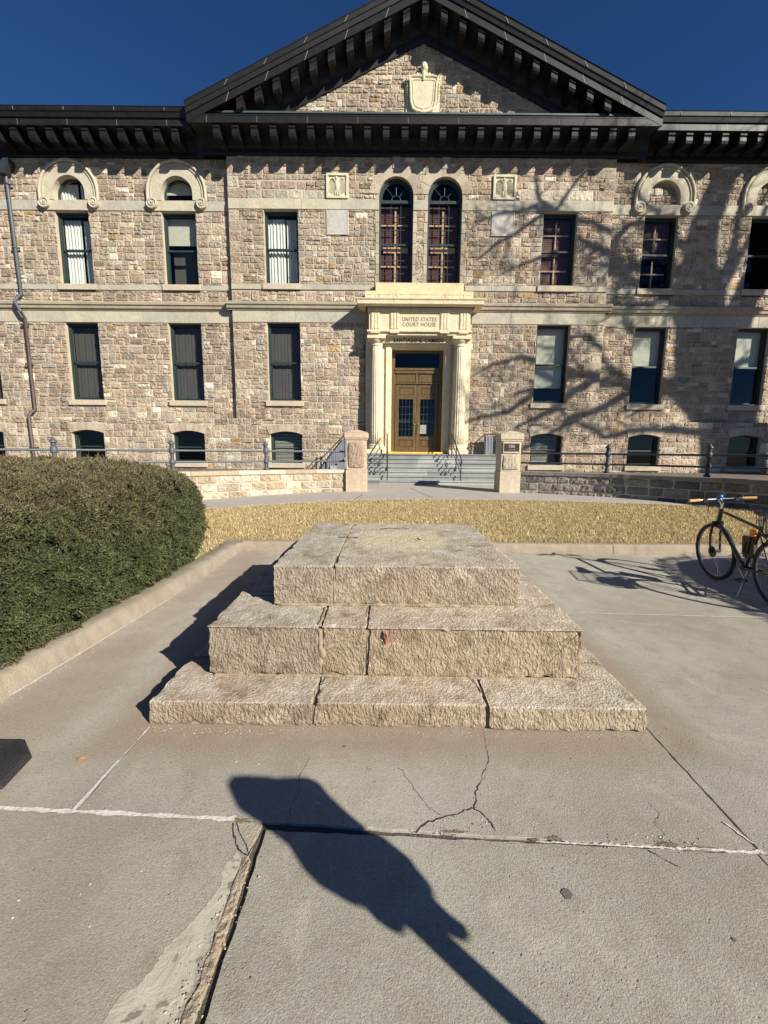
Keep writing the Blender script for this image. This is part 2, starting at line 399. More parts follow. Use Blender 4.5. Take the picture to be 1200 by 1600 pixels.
def jag(p, q, step=.03, amp=.004, seed=0):
    p, q = Vector(p), Vector(q); d = q-p; n = max(2, int(d.length/step)); t = d.normalized(); nn = Vector((-t.y, t.x)); out = []
    for i in range(n):
        s = p + d*(i/n); a = noise.noise(Vector((s.x*14+seed, s.y*14, seed)))*amp*2 + noise.noise(Vector((s.x*70, s.y*70, seed)))*amp
        if i == 0: a = 0
        out.append((s.x+nn.x*a, s.y+nn.y*a))
    return out
def slab(mb, corners, col, top=0.0, amp=.003, tilt=0):
    pts = []
    for i in range(len(corners)): pts += jag(corners[i], corners[(i+1) % len(corners)], .03, amp, i*3.1)
    mb.col = col; n = len(pts); b = len(mb.v); e = .0022; cx = sum(p[0] for p in pts)/n; cy = sum(p[1] for p in pts)/n
    mb.v += [(x, y, top-.09) for x, y in pts] + [(x, y, top-e) for x, y in pts]
    mb.v += [(x+(e if x < cx else -e)*.8, y+(e if y < cy else -e)*.8, top) for x, y in pts]
    for k in (0, 1):
        for i in range(n): j = (i+1) % n; mb.face([b+k*n+i, b+k*n+j, b+(k+1)*n+j, b+(k+1)*n+i])
    mb.face([b+2*n+i for i in range(n)])
j1 = lambda x: 1.552-.045*(x+.5) if x > -.5 else 1.585-.048*(x+.5)
g = .0028
mb = MB()
slab(mb, [(-1.32+g, j1(-1.32)+g), (-.5, j1(-.5)+g), (1.49-g, j1(1.49)+g), (1.56-g, 6.37), (-1.25+g, 6.38)], (1.02, 1.0, .97))
slab(mb, [(-2.45, 1.70), (-1.32-g, j1(-1.32)+g), (-1.25-g, 6.38), (-2.35, 6.38)], (1.05, 1.02, 1.0))
slab(mb, [(-7.5, -.6), (-.53, -.6), (-.508, 1.0), (-.512, j1(-.51)-g), (-2.5, j1(-2.5)-g), (-7.5, 1.8)], (.96, .935, .885), .0)
slab(mb, [(-.49, -.6), (1.46, -.6), (1.47, j1(1.47)-g), (-.475, j1(-.475)-g)], (.95, .955, .91), -.001)
slab(mb, [(1.49+g, j1(1.49)+g), (5.5, 1.28), (5.5, 3.79), (1.53+g, 3.97-g)], (.96, .96, .93))
slab(mb, [(1.53+g, 3.97+g), (5.5, 3.79+2*g), (5.6, 6.36), (1.56+g, 6.37)], (1.04, 1.03, 1.0))
slab(mb, [(1.46+g*2, -.6), (5.5, -.6), (5.5, 1.28-2*g), (1.47+2*g, j1(1.49)-g)], (.98, .97, .93), -.002)
slab(mb, [(5.5+2*g, 4.4), (14, 4.4), (14, 6.36), (5.6+2*g, 6.36)], (1, 1, 1))
for ix in range(-5, 7):
    slab(mb, [(ix*3+.006, -9), (ix*3+3, -9), (ix*3+3, -.6-.012), (ix*3+.006, -.6-.012)], (1, .98, .95))
slab(mb, [(-15, -.59), (-7.51, -.59), (-7.51, 1.8), (-15, 2.1)], (1, .97, .93))
struct(obj('plaza', mb, M['plaza'], recalc=False))
mb = MB(); mb.box(-15, 18, -9, 6.4, -.11, -.014); struct(obj('joint_bed', mb, m_simple('joint_grit', (.085, .075, .06), .98, 0, .01, 60)))

# joints, sealant and cracks lying in the paving
def ribbon(mb, pts, w0, z, step=.012, wamp=.5, seed=0, off=.0):
    P = []
    for a, b in zip(pts[:-1], pts[1:]):
        a, b = Vector(a), Vector(b); n = max(1, int((b-a).length/step))
        P += [a.lerp(b, i/n) for i in range(n)]
    P.append(Vector(pts[-1])); base = len(mb.v); n = len(P)
    ww = w0 if hasattr(w0, '__len__') else (w0, w0)
    for i, p in enumerate(P):
        t = (P[min(i+1, n-1)]-P[max(i-1, 0)]).normalized(); nn = Vector((-t.y, t.x)); f = i/(n-1)
        wd = ww[0]*(1-f)+ww[1]*f
        a = noise.noise(Vector((p.x*45, p.y*45, seed)))*off*2 + noise.noise(Vector((p.x*9, p.y*9, seed+4)))*off
        fq = 60 if wd < .010 else 17; l = wd*(.5+wamp*(noise.noise(Vector((p.x*fq, p.y*fq, seed+9)))+.3*noise.noise(Vector((p.x*80, p.y*80, seed))))); r = wd*(.5+wamp*(noise.noise(Vector((p.x*fq, p.y*fq, seed+19)))+.3*noise.noise(Vector((p.x*80, p.y*80, seed+2)))))
        mb.v.append((p.x+nn.x*(a+max(.0006, l)), p.y+nn.y*(a+max(.0006, l)), z)); mb.v.append((p.x+nn.x*(a-max(.0006, r)), p.y+nn.y*(a-max(.0006, r)), z))
    for i in range(n-1): mb.face([base+2*i, base+2*i+1, base+2*i+3, base+2*i+2])
mb = MB()
ribbon(mb, [(-2.0, j1(-2.0)), (-1.33, j1(-1.33)), (-.62, j1(-.62)+.004)], (.016, .021), .0035, step=.006, wamp=.5, seed=1, off=.0008)
ribbon(mb, [(-1.33, j1(-1.33)), (-1.318, 1.93)], (.013, .013), .0045, wamp=.3, seed=2, off=.001)
ribbon(mb, [(-1.31, 2.08), (-1.305, 2.19)], (.006, .008), .004, seed=3, off=.001)
ribbon(mb, [(.62, j1(.62)), (.80, j1(.8)), (1.05, j1(1.05)), (1.50, j1(1.5))], (.005, .012), .0035, wamp=.9, seed=4, off=.0012, step=.006)
ribbon(mb, [(1.45, 1.60), (1.492, 1.50)], (.008, .006), .004, wamp=.6, seed=5, off=.001)
ribbon(mb, [(1.9, 3.955), (3.7, 3.875)], (.011, .011), .003, wamp=.4, seed=6, off=.001)
ribbon(mb, [(-2.20, 6.30), (-2.215, 5.2), (-2.235, 4.1), (-2.30, 3.1), (-2.34, 2.5)], (.008, .013), .004, wamp=.5, seed=7, off=.002)
struct(obj('joint_sealant', mb, M['sealant'], recalc=False))
mb = MB()
for pts, wd, of in (
    ([(.14, 1.535), (.17, 1.57), (.19, 1.59), (.24, 1.60), (.29, 1.625), (.34, 1.635), (.40, 1.66)], (.007, .005), .005),
    ([(.40, 1.66), (.425, 1.70), (.43, 1.74), (.465, 1.80), (.50, 1.88), (.54, 1.95), (.55, 2.05), (.57, 2.18)], (.0035, .001), .006),
    ([(.40, 1.66), (.43, 1.64), (.455, 1.60), (.475, 1.545)], (.005, .004), .003),
    ([(.08, 1.90), (.12, 1.84), (.16, 1.75), (.20, 1.68), (.25, 1.62)], (.0015, .0015), .005),
    ([(-.37, 1.95), (-.39, 1.83), (-.375, 1.74), (-.40, 1.66), (-.39, 1.57)], (.0012, .0015), .004),
    ([(1.13, 1.50), (1.16, 1.54), (1.155, 1.59), (1.20, 1.64), (1.19, 1.70)], (.0014, .0007), .006),
    ([(-.62, 1.575), (-.60, 1.52), (-.56, 1.46), (-.515, 1.43)], (.005, .005), .003),
    ([(-.515, 1.43), (-.497, 1.50), (-.492, 1.56)], (.004, .004), .002),
    ([(1.05, 1.47), (1.13, 1.40)], (.003, .002), .003)):
    ribbon(mb, pts, wd, .0022, wamp=.9, seed=wd[0]*999, off=of)
struct(obj('pavement_cracks', mb, M['crackdark'], recalc=False))
mb = MB()
for cx, cy, rx, ry in ((.70, 1.515, .030, .017), (1.14, 1.492, .050, .015), (1.27, 1.478, .06, .010), (.62, 1.512, .02, .006), (.30, 1.545, .05, .006), (-.60, 1.59, .05, .010)):
    b = len(mb.v); n = 40; mb.v.append((cx, cy, .0012)); mb.col = (.62, .56, .48)
    for kk in (.6, 1):
        for i in range(n):
            a = 2*math.pi*i/n; q = 1+.5*noise.noise(Vector((math.cos(a)*2, math.sin(a)*2, cx*9)))+.3*noise.noise(Vector((math.cos(a)*7, math.sin(a)*7, cx*9)))
            mb.v.append((cx+rx*q*kk*math.cos(a), cy+ry*q*kk*math.sin(a), .0012 if kk == 1 else .0012+.006*abs(noise.noise(Vector((a*4, cx*20, 0))))))
    for i in range(n): j = (i+1) % n; mb.face([b, b+1+i, b+1+j]); mb.face([b+1+i, b+1+n+i, b+1+n+j, b+1+j])
struct(obj('spalled_concrete', mb, M['kerb'], recalc=False))
# pale worn patch and the broken slab edge beside the long joint
mb = MB(); pts = []
for a, b in (((-.56, 1.45), (-.517, 1.40)), ((-.517, 1.40), (-.545, 1.10)), ((-.545, 1.10), (-.545, .55)), ((-.545, .55), (-1.02, .55)), ((-1.02, .55), (-.72, 1.02)), ((-.72, 1.02), (-.60, 1.26)), ((-.60, 1.26), (-.56, 1.45))):
    pts += jag(a, b, .008, .012, a[0]*7)
mb.v = [(x, y, .0009) for x, y in pts]; mb.face(range(len(pts)))
struct(obj('pale_patch', mb, M['patch'], recalc=False))
mb = MB(); n = 150
for i in range(n):
    y = 1.42 - .9*i/n
    for k in range(7):
        x = -.4965 - .034*(k/6)*(1+.8*noise.noise(Vector((y*14, 3, 0)))) - (.010*min(1, max(0, (1.15-y)*5)))
        z = .0025 + (.0015+.006*noise.noise(Vector((x*45, y*38, 2))))*(1 if 0 < k < 6 else 0) + .003*noise.noise(Vector((x*90, y*80, 5)))*(0 if k in (0, 6) else 1)
        if k == 0: z = -.03
        mb.v.append((x+.004*noise.noise(Vector((0, y*50, k))), y, z))
for i in range(n-1):
    for k in range(6):
        a = i*7+k; q = noise.noise(Vector((i*.14, k*.5, 8)))
        mb.col = (1.15, 1.12, 1.04) if q > -.15 else ((1.05, .86, .76) if q > -.3 else (.8, .75, .68))
        mb.face([a, a+1, a+8, a+7])
struct(obj('broken_slab_edge', mb, M['kerb'], recalc=False))
mb = MB(); rs_ = random.Random(5)
for q in range(26):
    x_, y_ = rs_.uniform(-1.6, 3.2), rs_.uniform(.8, 4.6)
    if -1.4 < x_ < 1.6 and y_ > 2.1: continue
    a_ = rs_.uniform(.2, 1.1); L_ = rs_.uniform(.01, .09); ribbon(mb, [(x_, y_), (x_+L_*math.cos(a_), y_+L_*math.sin(a_))], (rs_.uniform(.001, .004), .0006), .0008, step=.006, wamp=.8, seed=q, off=.002)
struct(obj('scuff_marks', mb, m_simple('pale_scuff', (.50, .475, .415), .9), recalc=False))
# loose wedge of concrete at the crossing
w_ = thing('concrete_chunk', 'loose triangular wedge of broken concrete where the pavement joints cross', 'rubble', (-.545, 1.5, 0))
mb = MB(); poly = jag((-.605, 1.575), (-.495, 1.565), .012, .004, 1)+jag((-.495, 1.565), (-.515, 1.445), .012, .004, 2)+jag((-.515, 1.445), (-.605, 1.575), .012, .004, 3)
poly = poly[::-1]
mb.col = (1.35, 1.38, 1.36); mb.zprof(poly, -.02, .006)
obj('chunk', mb, M['kerb'], w_)
mb = MB()
for cx, cy, r in ((.66, 1.30, .019), (1.14, 1.16, .006), (-.2, 2.05, .008)):
    pl = [(cx+r*(1+.25*noise.noise(Vector((math.cos(a)*2, math.sin(a)*2, cx*9))))*math.cos(a), cy+r*(1+.25*noise.noise(Vector((math.cos(a)*2, math.sin(a)*2, cx*9))))*math.sin(a)) for a in [2*math.pi*i/24 for i in range(24)]]
    b = len(mb.v); mb.v += [(x, y, .0015) for x, y in pl]; mb.face([b+i for i in range(24)])
struct(obj('gum_spots', mb, m_simple('old_gum', (.12, .115, .10), .9), recalc=False))

# gravel and debris along the plinth, joints and kerb
def scatter(name, spots, mat, colset, size=(.003, .008)):
    V = []; C = []
    for (x0, y0, x1, y1, wd, num, z) in spots:
        for _ in range(num):
            f = random.random(); x = x0+(x1-x0)*f+random.gauss(0, wd); y = y0+(y1-y0)*f+random.gauss(0, wd); s = random.uniform(*size)
            c = random.choice(colset); a = random.random()*6.28
            p = [Vector((x+s*math.cos(a+k*2.09), y+s*math.sin(a+k*2.09), z)) for k in range(3)]; t = Vector((x+random.uniform(-.3, .3)*s, y, z+s*random.uniform(.5, 1)))
            for k in range(3): V += [p[k], p[(k+1) % 3], t]; C.append(c)
    return struct(raw_mesh(name, np.array([tuple(v) for v in V]), 3, mat, cols=np.array(C)), 'stuff')
scatter('grit', [(-1.3, 2.17, 1.5, 2.15, .02, 260, 0), (.9, 1.51, 1.3, 1.50, .02, 90, 0), (-.5, 1.4, -.56, .9, .03, 120, .002), (-2.3, 2.4, -2.2, 6.3, .03, 300, 0), (-2.2, 6.3, 5, 6.3, .03, 250, 0), (.2, 1.56, .5, 1.6, .04, 60, 0), (-2, 0.8, 3, 3.5, .6, 160, 0)],
        M['sprays'], [(.3, .24, .17), (.4, .34, .26), (.16, .11, .07), (.5, .45, .38)], (.002, .006))

# ------------------------------------------------------------------ kerbs
def sweep(mb, path, prof, closed=False):
    """sweep a cross-section prof[(offset_left, z)] along a ground polyline; z added to gz=0"""
    n = len(path); b = len(mb.v); m = len(prof)
    for i, p in enumerate(path):
        t = Vector((path[min(i+1, n-1)][0]-path[max(i-1, 0)][0], path[min(i+1, n-1)][1]-path[max(i-1, 0)][1])).normalized(); nn = Vector((-t.y, t.x))
        for o, z in prof: mb.v.append((p[0]+nn.x*o, p[1]+nn.y*o, z+(p[2] if len(p) > 2 else 0)))
    for i in range(n-1):
        for k in range(m-1): mb.face([b+i*m+k, b+i*m+k+1, b+(i+1)*m+k+1, b+(i+1)*m+k])
    mb.face([b+k for k in range(m)]); mb.face([b+(n-1)*m+k for k in range(m)][::-1])
kp = [(0, -.1), (0, 0), (.012, .115), (.03, .142), (.055, .15), (.145, .15), (.17, .14), (.175, .0), (.175, -.1)]
mb = MB()
xs = [-2.18, .9, 3.52, 6.0, 9, 12, 15]
for a, b in zip(xs[:-1], xs[1:]):
    mb.col = random.choice([(1, .97, .94), (1.03, 1, .96), (.95, .92, .9)])
    sweep(mb, [(a+.005+(b-a-.01)*i/12, 6.385-.012*(a+(b-a)*i/12)/1.0*.3, 0) for i in range(13)], kp)
lk = [(-2.19, 6.38), (-2.195, 5.45), (-2.215, 4.6), (-2.245, 3.9), (-2.30, 3.2), (-2.335, 2.7), (-2.345, 2.35), (-2.34, 2.0), (-2.36, 1.2), (-2.45, .75), (-2.8, .50), (-3.6, .45), (-6, .5), (-15, .6)]
kpl = [(0, -.1), (0, 0), (.035, .09), (.05, .118), (.075, .132), (.12, .137), (.235, .135), (.25, .125), (.26, -.1)]
seg = [(lk[::-1][:6]), (lk[7:9][::-1]), (lk[5:8][::-1]), (lk[2:6][::-1]), (lk[0:3][::-1])]
for sg in seg:
    mb.col = random.choice([(1.0, 1.0, 1.0), (.95, .97, .97), (1.04, 1.03, 1.0)])
    pts = []
    for a, b in zip(sg[:-1], sg[1:]):
        for i in range(6): pts.append((a[0]+(b[0]-a[0])*i/6, a[1]+(b[1]-a[1])*i/6, 0))
    pts.append((*sg[-1], 0)); sweep(mb, pts, kpl)
mb.col = (1, 1, 1)
sweep(mb, [(15, 5.45, 0), (5.1, 5.45, 0), (4.92, 5.3, 0), (4.88, 4, 0), (4.86, -3, 0), (4.86, -9, 0)][::-1], [(o*-1, z) for o, z in kp])
mb.col = (.9, .88, .85); mb.zprof([(-2.195, 6.36), (-2.17, 6.39), (-2.17, 6.565), (-2.46, 6.565), (-2.45, 6.28), (-2.23, 6.28)], -.05, .1395); struct(obj('kerb', mb, M['kerb'], smooth=True))

# ------------------------------------------------------------------ lawn, beds, path
YB = [(-16, 5.2), (-9, 7.6), (-6, 8.9), (-4.1, 9.85), (-1.9, 10.75), (1, 11.35), (3, 11.35), (5.05, 11.15), (9.4, 10.3), (13, 8.8), (18, 6.6)]
def lerp_tab(tab, x):
    if x <= tab[0][0]: return tab[0][1]
    for (a, ya), (b, yb) in zip(tab[:-1], tab[1:]):
        if x <= b:
            f = (x-a)/(b-a); f = f
            return ya+(yb-ya)*f
    return tab[-1][1]
def yb(x): return .25*(lerp_tab(YB, x-.8)+lerp_tab(YB, x-.3)+lerp_tab(YB, x+.3)+lerp_tab(YB, x+.8))
def sheet(xs, ya, yf, ny, dz=0, edge=0):
    mb = MB(); nx = len(xs)
    for x in xs:
        a, b = ya(x), yf(x)
        for j in range(ny+1):
            y = a+(b-a)*j/ny; mb.v.append((x, y, gz(x, y)+dz))
    for i in range(nx-1):
        for j in range(ny): q = i*(ny+1)+j; mb.face([q, q+ny+1, q+ny+2, q+1])
    return mb
xs = [-18+.4*i for i in range(91)]
def lawn_y0(x): return 6.54 if x > -2.36 else (2.0 if x > -3 else 1.9)
struct(obj('lawn', sheet([-2.30+.3*i for i in range(68)], lambda x: 6.54, yb, 16), M['lawn'], recalc=False))
struct(obj('lawn', sheet([-6.0+.3*i for i in range(12)]+[-2.46], lambda x: 4.6, yb, 16, .001), M['lawn'], recalc=False)); struct(obj('lawn', sheet([-2.46, -2.38, -2.30], lambda x: 6.57, yb, 16, .001), M['lawn'], recalc=False))
struct(obj('planting_bed', sheet([-18+.4*i for i in range(40)]+[-2.38], lambda x: .7, yb, 16, -.008), M['soil'], recalc=False))
struct(obj('planting_bed', sheet([5.04+.5*i for i in range(20)], lambda x: -9, lambda x: 5.28, 12, -.02), M['soil'], recalc=False))
struct(obj('path', sheet(xs, lambda x: yb(x)+.10, lambda x: 17.6, 14, .002), M['path'], recalc=False))
mb = sheet([-18+.25*i for i in range(145)], lambda x: yb(x)-.06, lambda x: yb(x)+.12, 2, .012); struct(obj('path_edging', mb, M['edging'], recalc=False))
mb = MB(); ribbon(mb, [(-3.6, 11.4), (-3.05, 10.2)], .02, .185, seed=2); ribbon(mb, [(-.62, 13.2), (-.66, 12.2), (-.80, 11.0)], .02, .262, seed=3)
ribbon(mb, [(.9, 14.6), (1.35, 11.6)], .015, .285, seed=3)
struct(obj('path_joints', mb, M['crackdark'], recalc=False))
for q in (-1, 1):
    mb = MB(); PYD = [(-1.45, 18.45), (-1.45, 13.75), (-3.44, 12.95), (-5.5, 11.5), (-7.6, 10.1), (-9.8, 8.4), (-13, 5.6), (-24, 5.6), (-24, 18.45)]
    if q > 0: PYD = [(4.74, 18.45), (4.74, 13.75), (6.4, 12.85), (8.3, 11.25), (9.8, 9.3), (11.1, 7.0), (12.8, 4.5), (27, 4.5), (27, 18.45)]
    mb.zprof(PYD, .2, .70); struct(obj('yard', mb, M['soil']))

# dormant grass as blades
N = 200000
x = np.random.uniform(-5.5, 11.5, N*3); y = np.random.uniform(5.0, 11.5, N*3)
ybx = np.interp(x, [q[0] for q in YB], [q[1] for q in YB])
k = (y < ybx-.02+np.random.normal(0, .03, len(x))) & ((y > 6.56) | ((x < -2.47) & (x > -2.47-.5*(y-4.9)))) & (np.random.rand(len(x)) < np.clip(1.3-(y-6.5)*.10, .5, 1)) & (x > -y*.62+.9) & (x < y*1.02+.5)
x, y = x[k][:N], y[k][:N]; N = len(x)
z = .13+.12*np.clip((y-6.4)/4.8, 0, 1)-.02*np.clip(-x-1, 0, 4)
a = np.random.uniform(0, 6.28, N); ln = np.random.uniform(.022, .072, N)*(1+.5*np.sin(x*9+np.sin(y*7)*2)*np.sin(y*11)); lean = np.random.uniform(.3, 1.4, N); wd = np.random.uniform(.0025, .0048, N)
dx, dy = np.cos(a), np.sin(a)
p0 = np.stack([x-dy*wd, y+dx*wd, z-.004], 1); p1 = np.stack([x+dy*wd, y-dx*wd, z-.004], 1)
p2 = np.stack([x+dx*ln*np.sin(lean), y+dy*ln*np.sin(lean), z+ln*np.cos(lean)], 1)
V = np.stack([p0, p1, p2], 1).reshape(-1, 3)
pal = np.array([(.56, .44, .23), (.46, .35, .17), (.66, .56, .35), (.36, .27, .13), (.27, .26, .10), (.20, .15, .08)])
pn = np.array([noise.noise(Vector((xx*1.3, yy*1.3, 0))) for xx, yy in zip(x[::8], y[::8])]).repeat(8)[:N]
if len(pn) < N: pn = np.pad(pn, (0, N-len(pn)))
pi = np.random.choice(6, N, p=[.30, .22, .24, .12, .06, .06]); gi = (np.random.rand(N) < np.clip(.5*pn+.05, 0, .45)); pi[gi] = 4
pn2 = np.array([noise.noise(Vector((xx*3.5, yy*3.5, 4))) for xx, yy in zip(x[::4], y[::4])]).repeat(4)[:N]; pn2 = np.pad(pn2, (0, N-len(pn2)))
C = pal[pi]*np.random.uniform(.85, 1.25, (N, 1))*(1+.30*pn2[:, None])*np.array([1, 1+0, 1])
struct(raw_mesh('grass', V, 3, M['blades'], cols=C), 'stuff')

# ------------------------------------------------------------------ hedges
def hedge(name, label, x0, x1, y0, y1, z0, z1, N, corner=.5, seed=1, facing=None):
    rs = np.random.RandomState(seed)
    cx, cy = (x0+x1)/2, (y0+y1)/2; hx, hy, hz = (x1-x0)/2, (y1-y0)/2, (z1-z0)
    at = (cx, cy, z0)
    def surf(ph, s):      # superellipse dome: ph around, s from base (0) to crown centre (1)
        e = 2.0/5.0
        c, sn = np.cos(ph), np.sin(ph); ux = np.sign(c)*np.abs(c)**(2/5.5); uy = np.sign(sn)*np.abs(sn)**(2/5.5)
        th = s*np.pi/2; rr = np.cos(th)**.27; zz = np.sin(th)**.40
        rr = rr*(1-.035*np.exp(-(zz/.16)**2)); return cx+hx*ux*rr, cy+hy*uy*rr, z0+hz*zz
    root = thing(name, label, 'hedge', at)
    mb = MB(); na, nb = 72, 22
    for j in range(nb+1):
        for i in range(na):
            X, Y, Z = surf(np.array([2*np.pi*i/na]), np.array([j/nb*.985])); v = Vector((X[0], Y[0], Z[0])); d = .05*noise.noise(v*2.2) + .035*noise.noise(v*6)
            f_ = 1-(.11-d)/1.2; mb.v.append((cx+(v.x-cx)*(1-(.13-d)/hx), cy+(v.y-cy)*(1-(.13-d)/hy), z0+(v.z-z0)*(1-(.12-d)/hz)))
    for j in range(nb):
        for i in range(na): q = (i+1) % na; mb.face([j*na+i, j*na+q, (j+1)*na+q, (j+1)*na+i])
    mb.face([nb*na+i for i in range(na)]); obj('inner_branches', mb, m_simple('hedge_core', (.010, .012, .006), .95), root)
    # sprays: dense small blades pushed out of the shell, in clumps
    A_, S_ = 900, 420; gp = np.linspace(0, 2*np.pi, A_+1); gs = np.linspace(0, .9995, S_+1)**1.0
    PH, SS = np.meshgrid(gp, gs, indexing='ij'); GX, GY, GZ = surf(PH, SS); G = np.stack([GX, GY, GZ], -1)
    p00, p10, p01, p11 = G[:-1, :-1], G[1:, :-1], G[:-1, 1:], G[1:, 1:]
    nc = np.cross(p10-p01, p11-p00); area = np.linalg.norm(nc, axis=-1)/2; nn = (nc/(area[..., None]*2+1e-12)).reshape(-1, 3); cc_ = ((p00+p11+p10+p01)/4).reshape(-1, 3)
    flip = (nn*(cc_-np.array([cx, cy, z0+.3]))).sum(1) < 0; nn[flip] *= -1; wgt = area.ravel()
    if facing is not None:     # more sprays where the hedge can be seen from the pavement
        vd = np.array(facing)-cc_; ds = np.linalg.norm(vd, axis=1); vis = (nn*(vd/ds[:, None])).sum(1)
        wgt = wgt*np.where(vis > -.25, 1, .12)*np.clip((4.0/ds)**1.3, .3, 2.2)
    idx = rs.choice(len(wgt), N, p=wgt/wgt.sum()); fu, fv = rs.rand(N, 1), rs.rand(N, 1)
    q00, q10, q01, q11 = (q_.reshape(-1, 3)[idx] for q_ in (p00, p10, p01, p11))
    PP = q00*(1-fu)*(1-fv)+q10*fu*(1-fv)+q01*(1-fu)*fv+q11*fu*fv; X, Y, Z = PP.T; nrm = nn[idx]
    P = np.stack([X, Y, Z], 1)
    lump = np.array([noise.noise(Vector(p*2.2))*.05+noise.noise(Vector(p*6.0))*.035 for p in P])
    clump = np.array([noise.noise(Vector(p*11.0)) for p in P]); gap = np.array([noise.noise(Vector(p*8.0)+Vector((9, 3, 1))) for p in P])
    ok = (gap+.6*clump) > -.56
    P, nrm, lump, clump, gap = P[ok], nrm[ok], lump[ok], clump[ok], gap[ok]; n = len(P)
    depth = lump - .05 + .055*clump - rs.exponential(.020, n)
    base = P + nrm*depth[:, None]
    rd = rs.normal(0, 1, (n, 3)); dirv = nrm*.75 + rd*.5 + np.array([0, 0, .28]); dirv /= np.linalg.norm(dirv, axis=1)[:, None]
    side = np.cross(dirv, rs.normal(0, 1, (n, 3))); side /= (np.linalg.norm(side, axis=1)[:, None]+1e-9)
    dist = np.linalg.norm(P-np.array(facing or (0, 0, 1.5)), axis=1)
    L = rs.uniform(.012, .034, n)*np.where(rs.rand(n) < .012, 3.2, 1)*np.clip(dist/4, .75, 1.5); W = rs.uniform(.0022, .0046, n)*np.clip(dist/3.2, .8, 2)
    tri = []; colr = []
    brown = np.clip((P[:, 2]-z0)/hz*1.25-.35 + .5*np.array([noise.noise(Vector(p*1.1)) for p in P]) + np.clip((x1-1.3-P[:, 0])*.10, -.35, .3), 0, 1)
    big_ = np.array([noise.noise(Vector(p*3.1)+Vector((4, 4, 0))) for p in P])
    gcol = np.array([(.050, .060, .022), (.066, .078, .030), (.036, .046, .018), (.092, .094, .044)])
    bcol = np.array([(.125, .092, .050), (.095, .072, .040), (.16, .125, .072), (.075, .070, .038)])
    for t_ in range(3):
        if t_ == 0: d2 = dirv; b2 = base; l2 = L
        else:
            d2 = dirv + side*(.8 if t_ == 1 else -.8); d2 /= np.linalg.norm(d2, axis=1)[:, None]; b2 = base+dirv*(L*.35)[:, None]; l2 = L*.6
        sd = np.cross(d2, rs.normal(0, 1, (n, 3))); sd /= (np.linalg.norm(sd, axis=1)[:, None]+1e-9)
        tri.append(np.stack([b2-sd*W[:, None], b2+sd*W[:, None], b2+d2*l2[:, None]], 1))
        isb = rs.rand(n) < brown*.75+.06; c = np.where(isb[:, None], bcol[rs.randint(0, 4, n)], gcol[rs.randint(0, 4, n)])
        colr.append(c*rs.uniform(.6, 1.4, (n, 1))*(1+.45*clump+.35*big_)[:, None]*1.12)
    V = np.concatenate(tri).reshape(-1, 3); C = np.concatenate(colr)
    o = raw_mesh('foliage', V, 3, M['sprays'], root, C, at)
    return root
hedge('juniper_hedge', 'big rounded brown-green juniper hedge behind the left kerb beside the lawn', -8.6, -2.29, .75, 6.42, .10, 1.43, 430000, facing=(0, 0, 1.5))
hedge('juniper_hedge', 'clipped juniper hedge right of the bicycle, its shadow on the pavement', 5.12, 10.5, -3.5, 5.15, .10, 1.52, 50000, seed=5, facing=(0, 0, 1.5))

# ------------------------------------------------------------------ courthouse
XC = 1.36; YP, YW = 18.5, 18.72; ZP = 2.85; XL, XR = -6.30, 9.02; ZT = 12.93; WL, WR = -24.0, 27.0
B = thing('courthouse', 'two-storey rubble stone courthouse with a dark bracketed pediment over its columned door', 'building', (XC, YP, 0))
PAL = [((.385,.31,.225), 6), ((.35,.275,.20), 3.5), ((.355,.305,.235), 4), ((.44,.375,.28), 5), ((.31,.24,.17), 1.8), ((.60,.54,.43), 1.3), ((.37,.255,.125), .4), ((.26,.205,.15), .7), ((.385,.30,.23), 2.6), ((.31,.28,.23), 1.6)]
PC = [p[0] for p in PAL]; PWt = [p[1] for p in PAL]
def sub_rect(r, holes):
    out = [r]
    for (a, b, c, d) in holes:
        nx = []
        for (x0, x1, z0, z1) in out:
            if b <= x0 or a >= x1 or d <= z0 or c >= z1: nx.append((x0, x1, z0, z1)); continue
            if c > z0: nx.append((x0, x1, z0, c))
            if d < z1: nx.append((x0, x1, d, z1))
            zz0, zz1 = max(z0, c), min(z1, d)
            if a > x0: nx.append((x0, a, zz0, zz1))
            if b < x1: nx.append((b, x1, zz0, zz1))
        out = nx
    return out
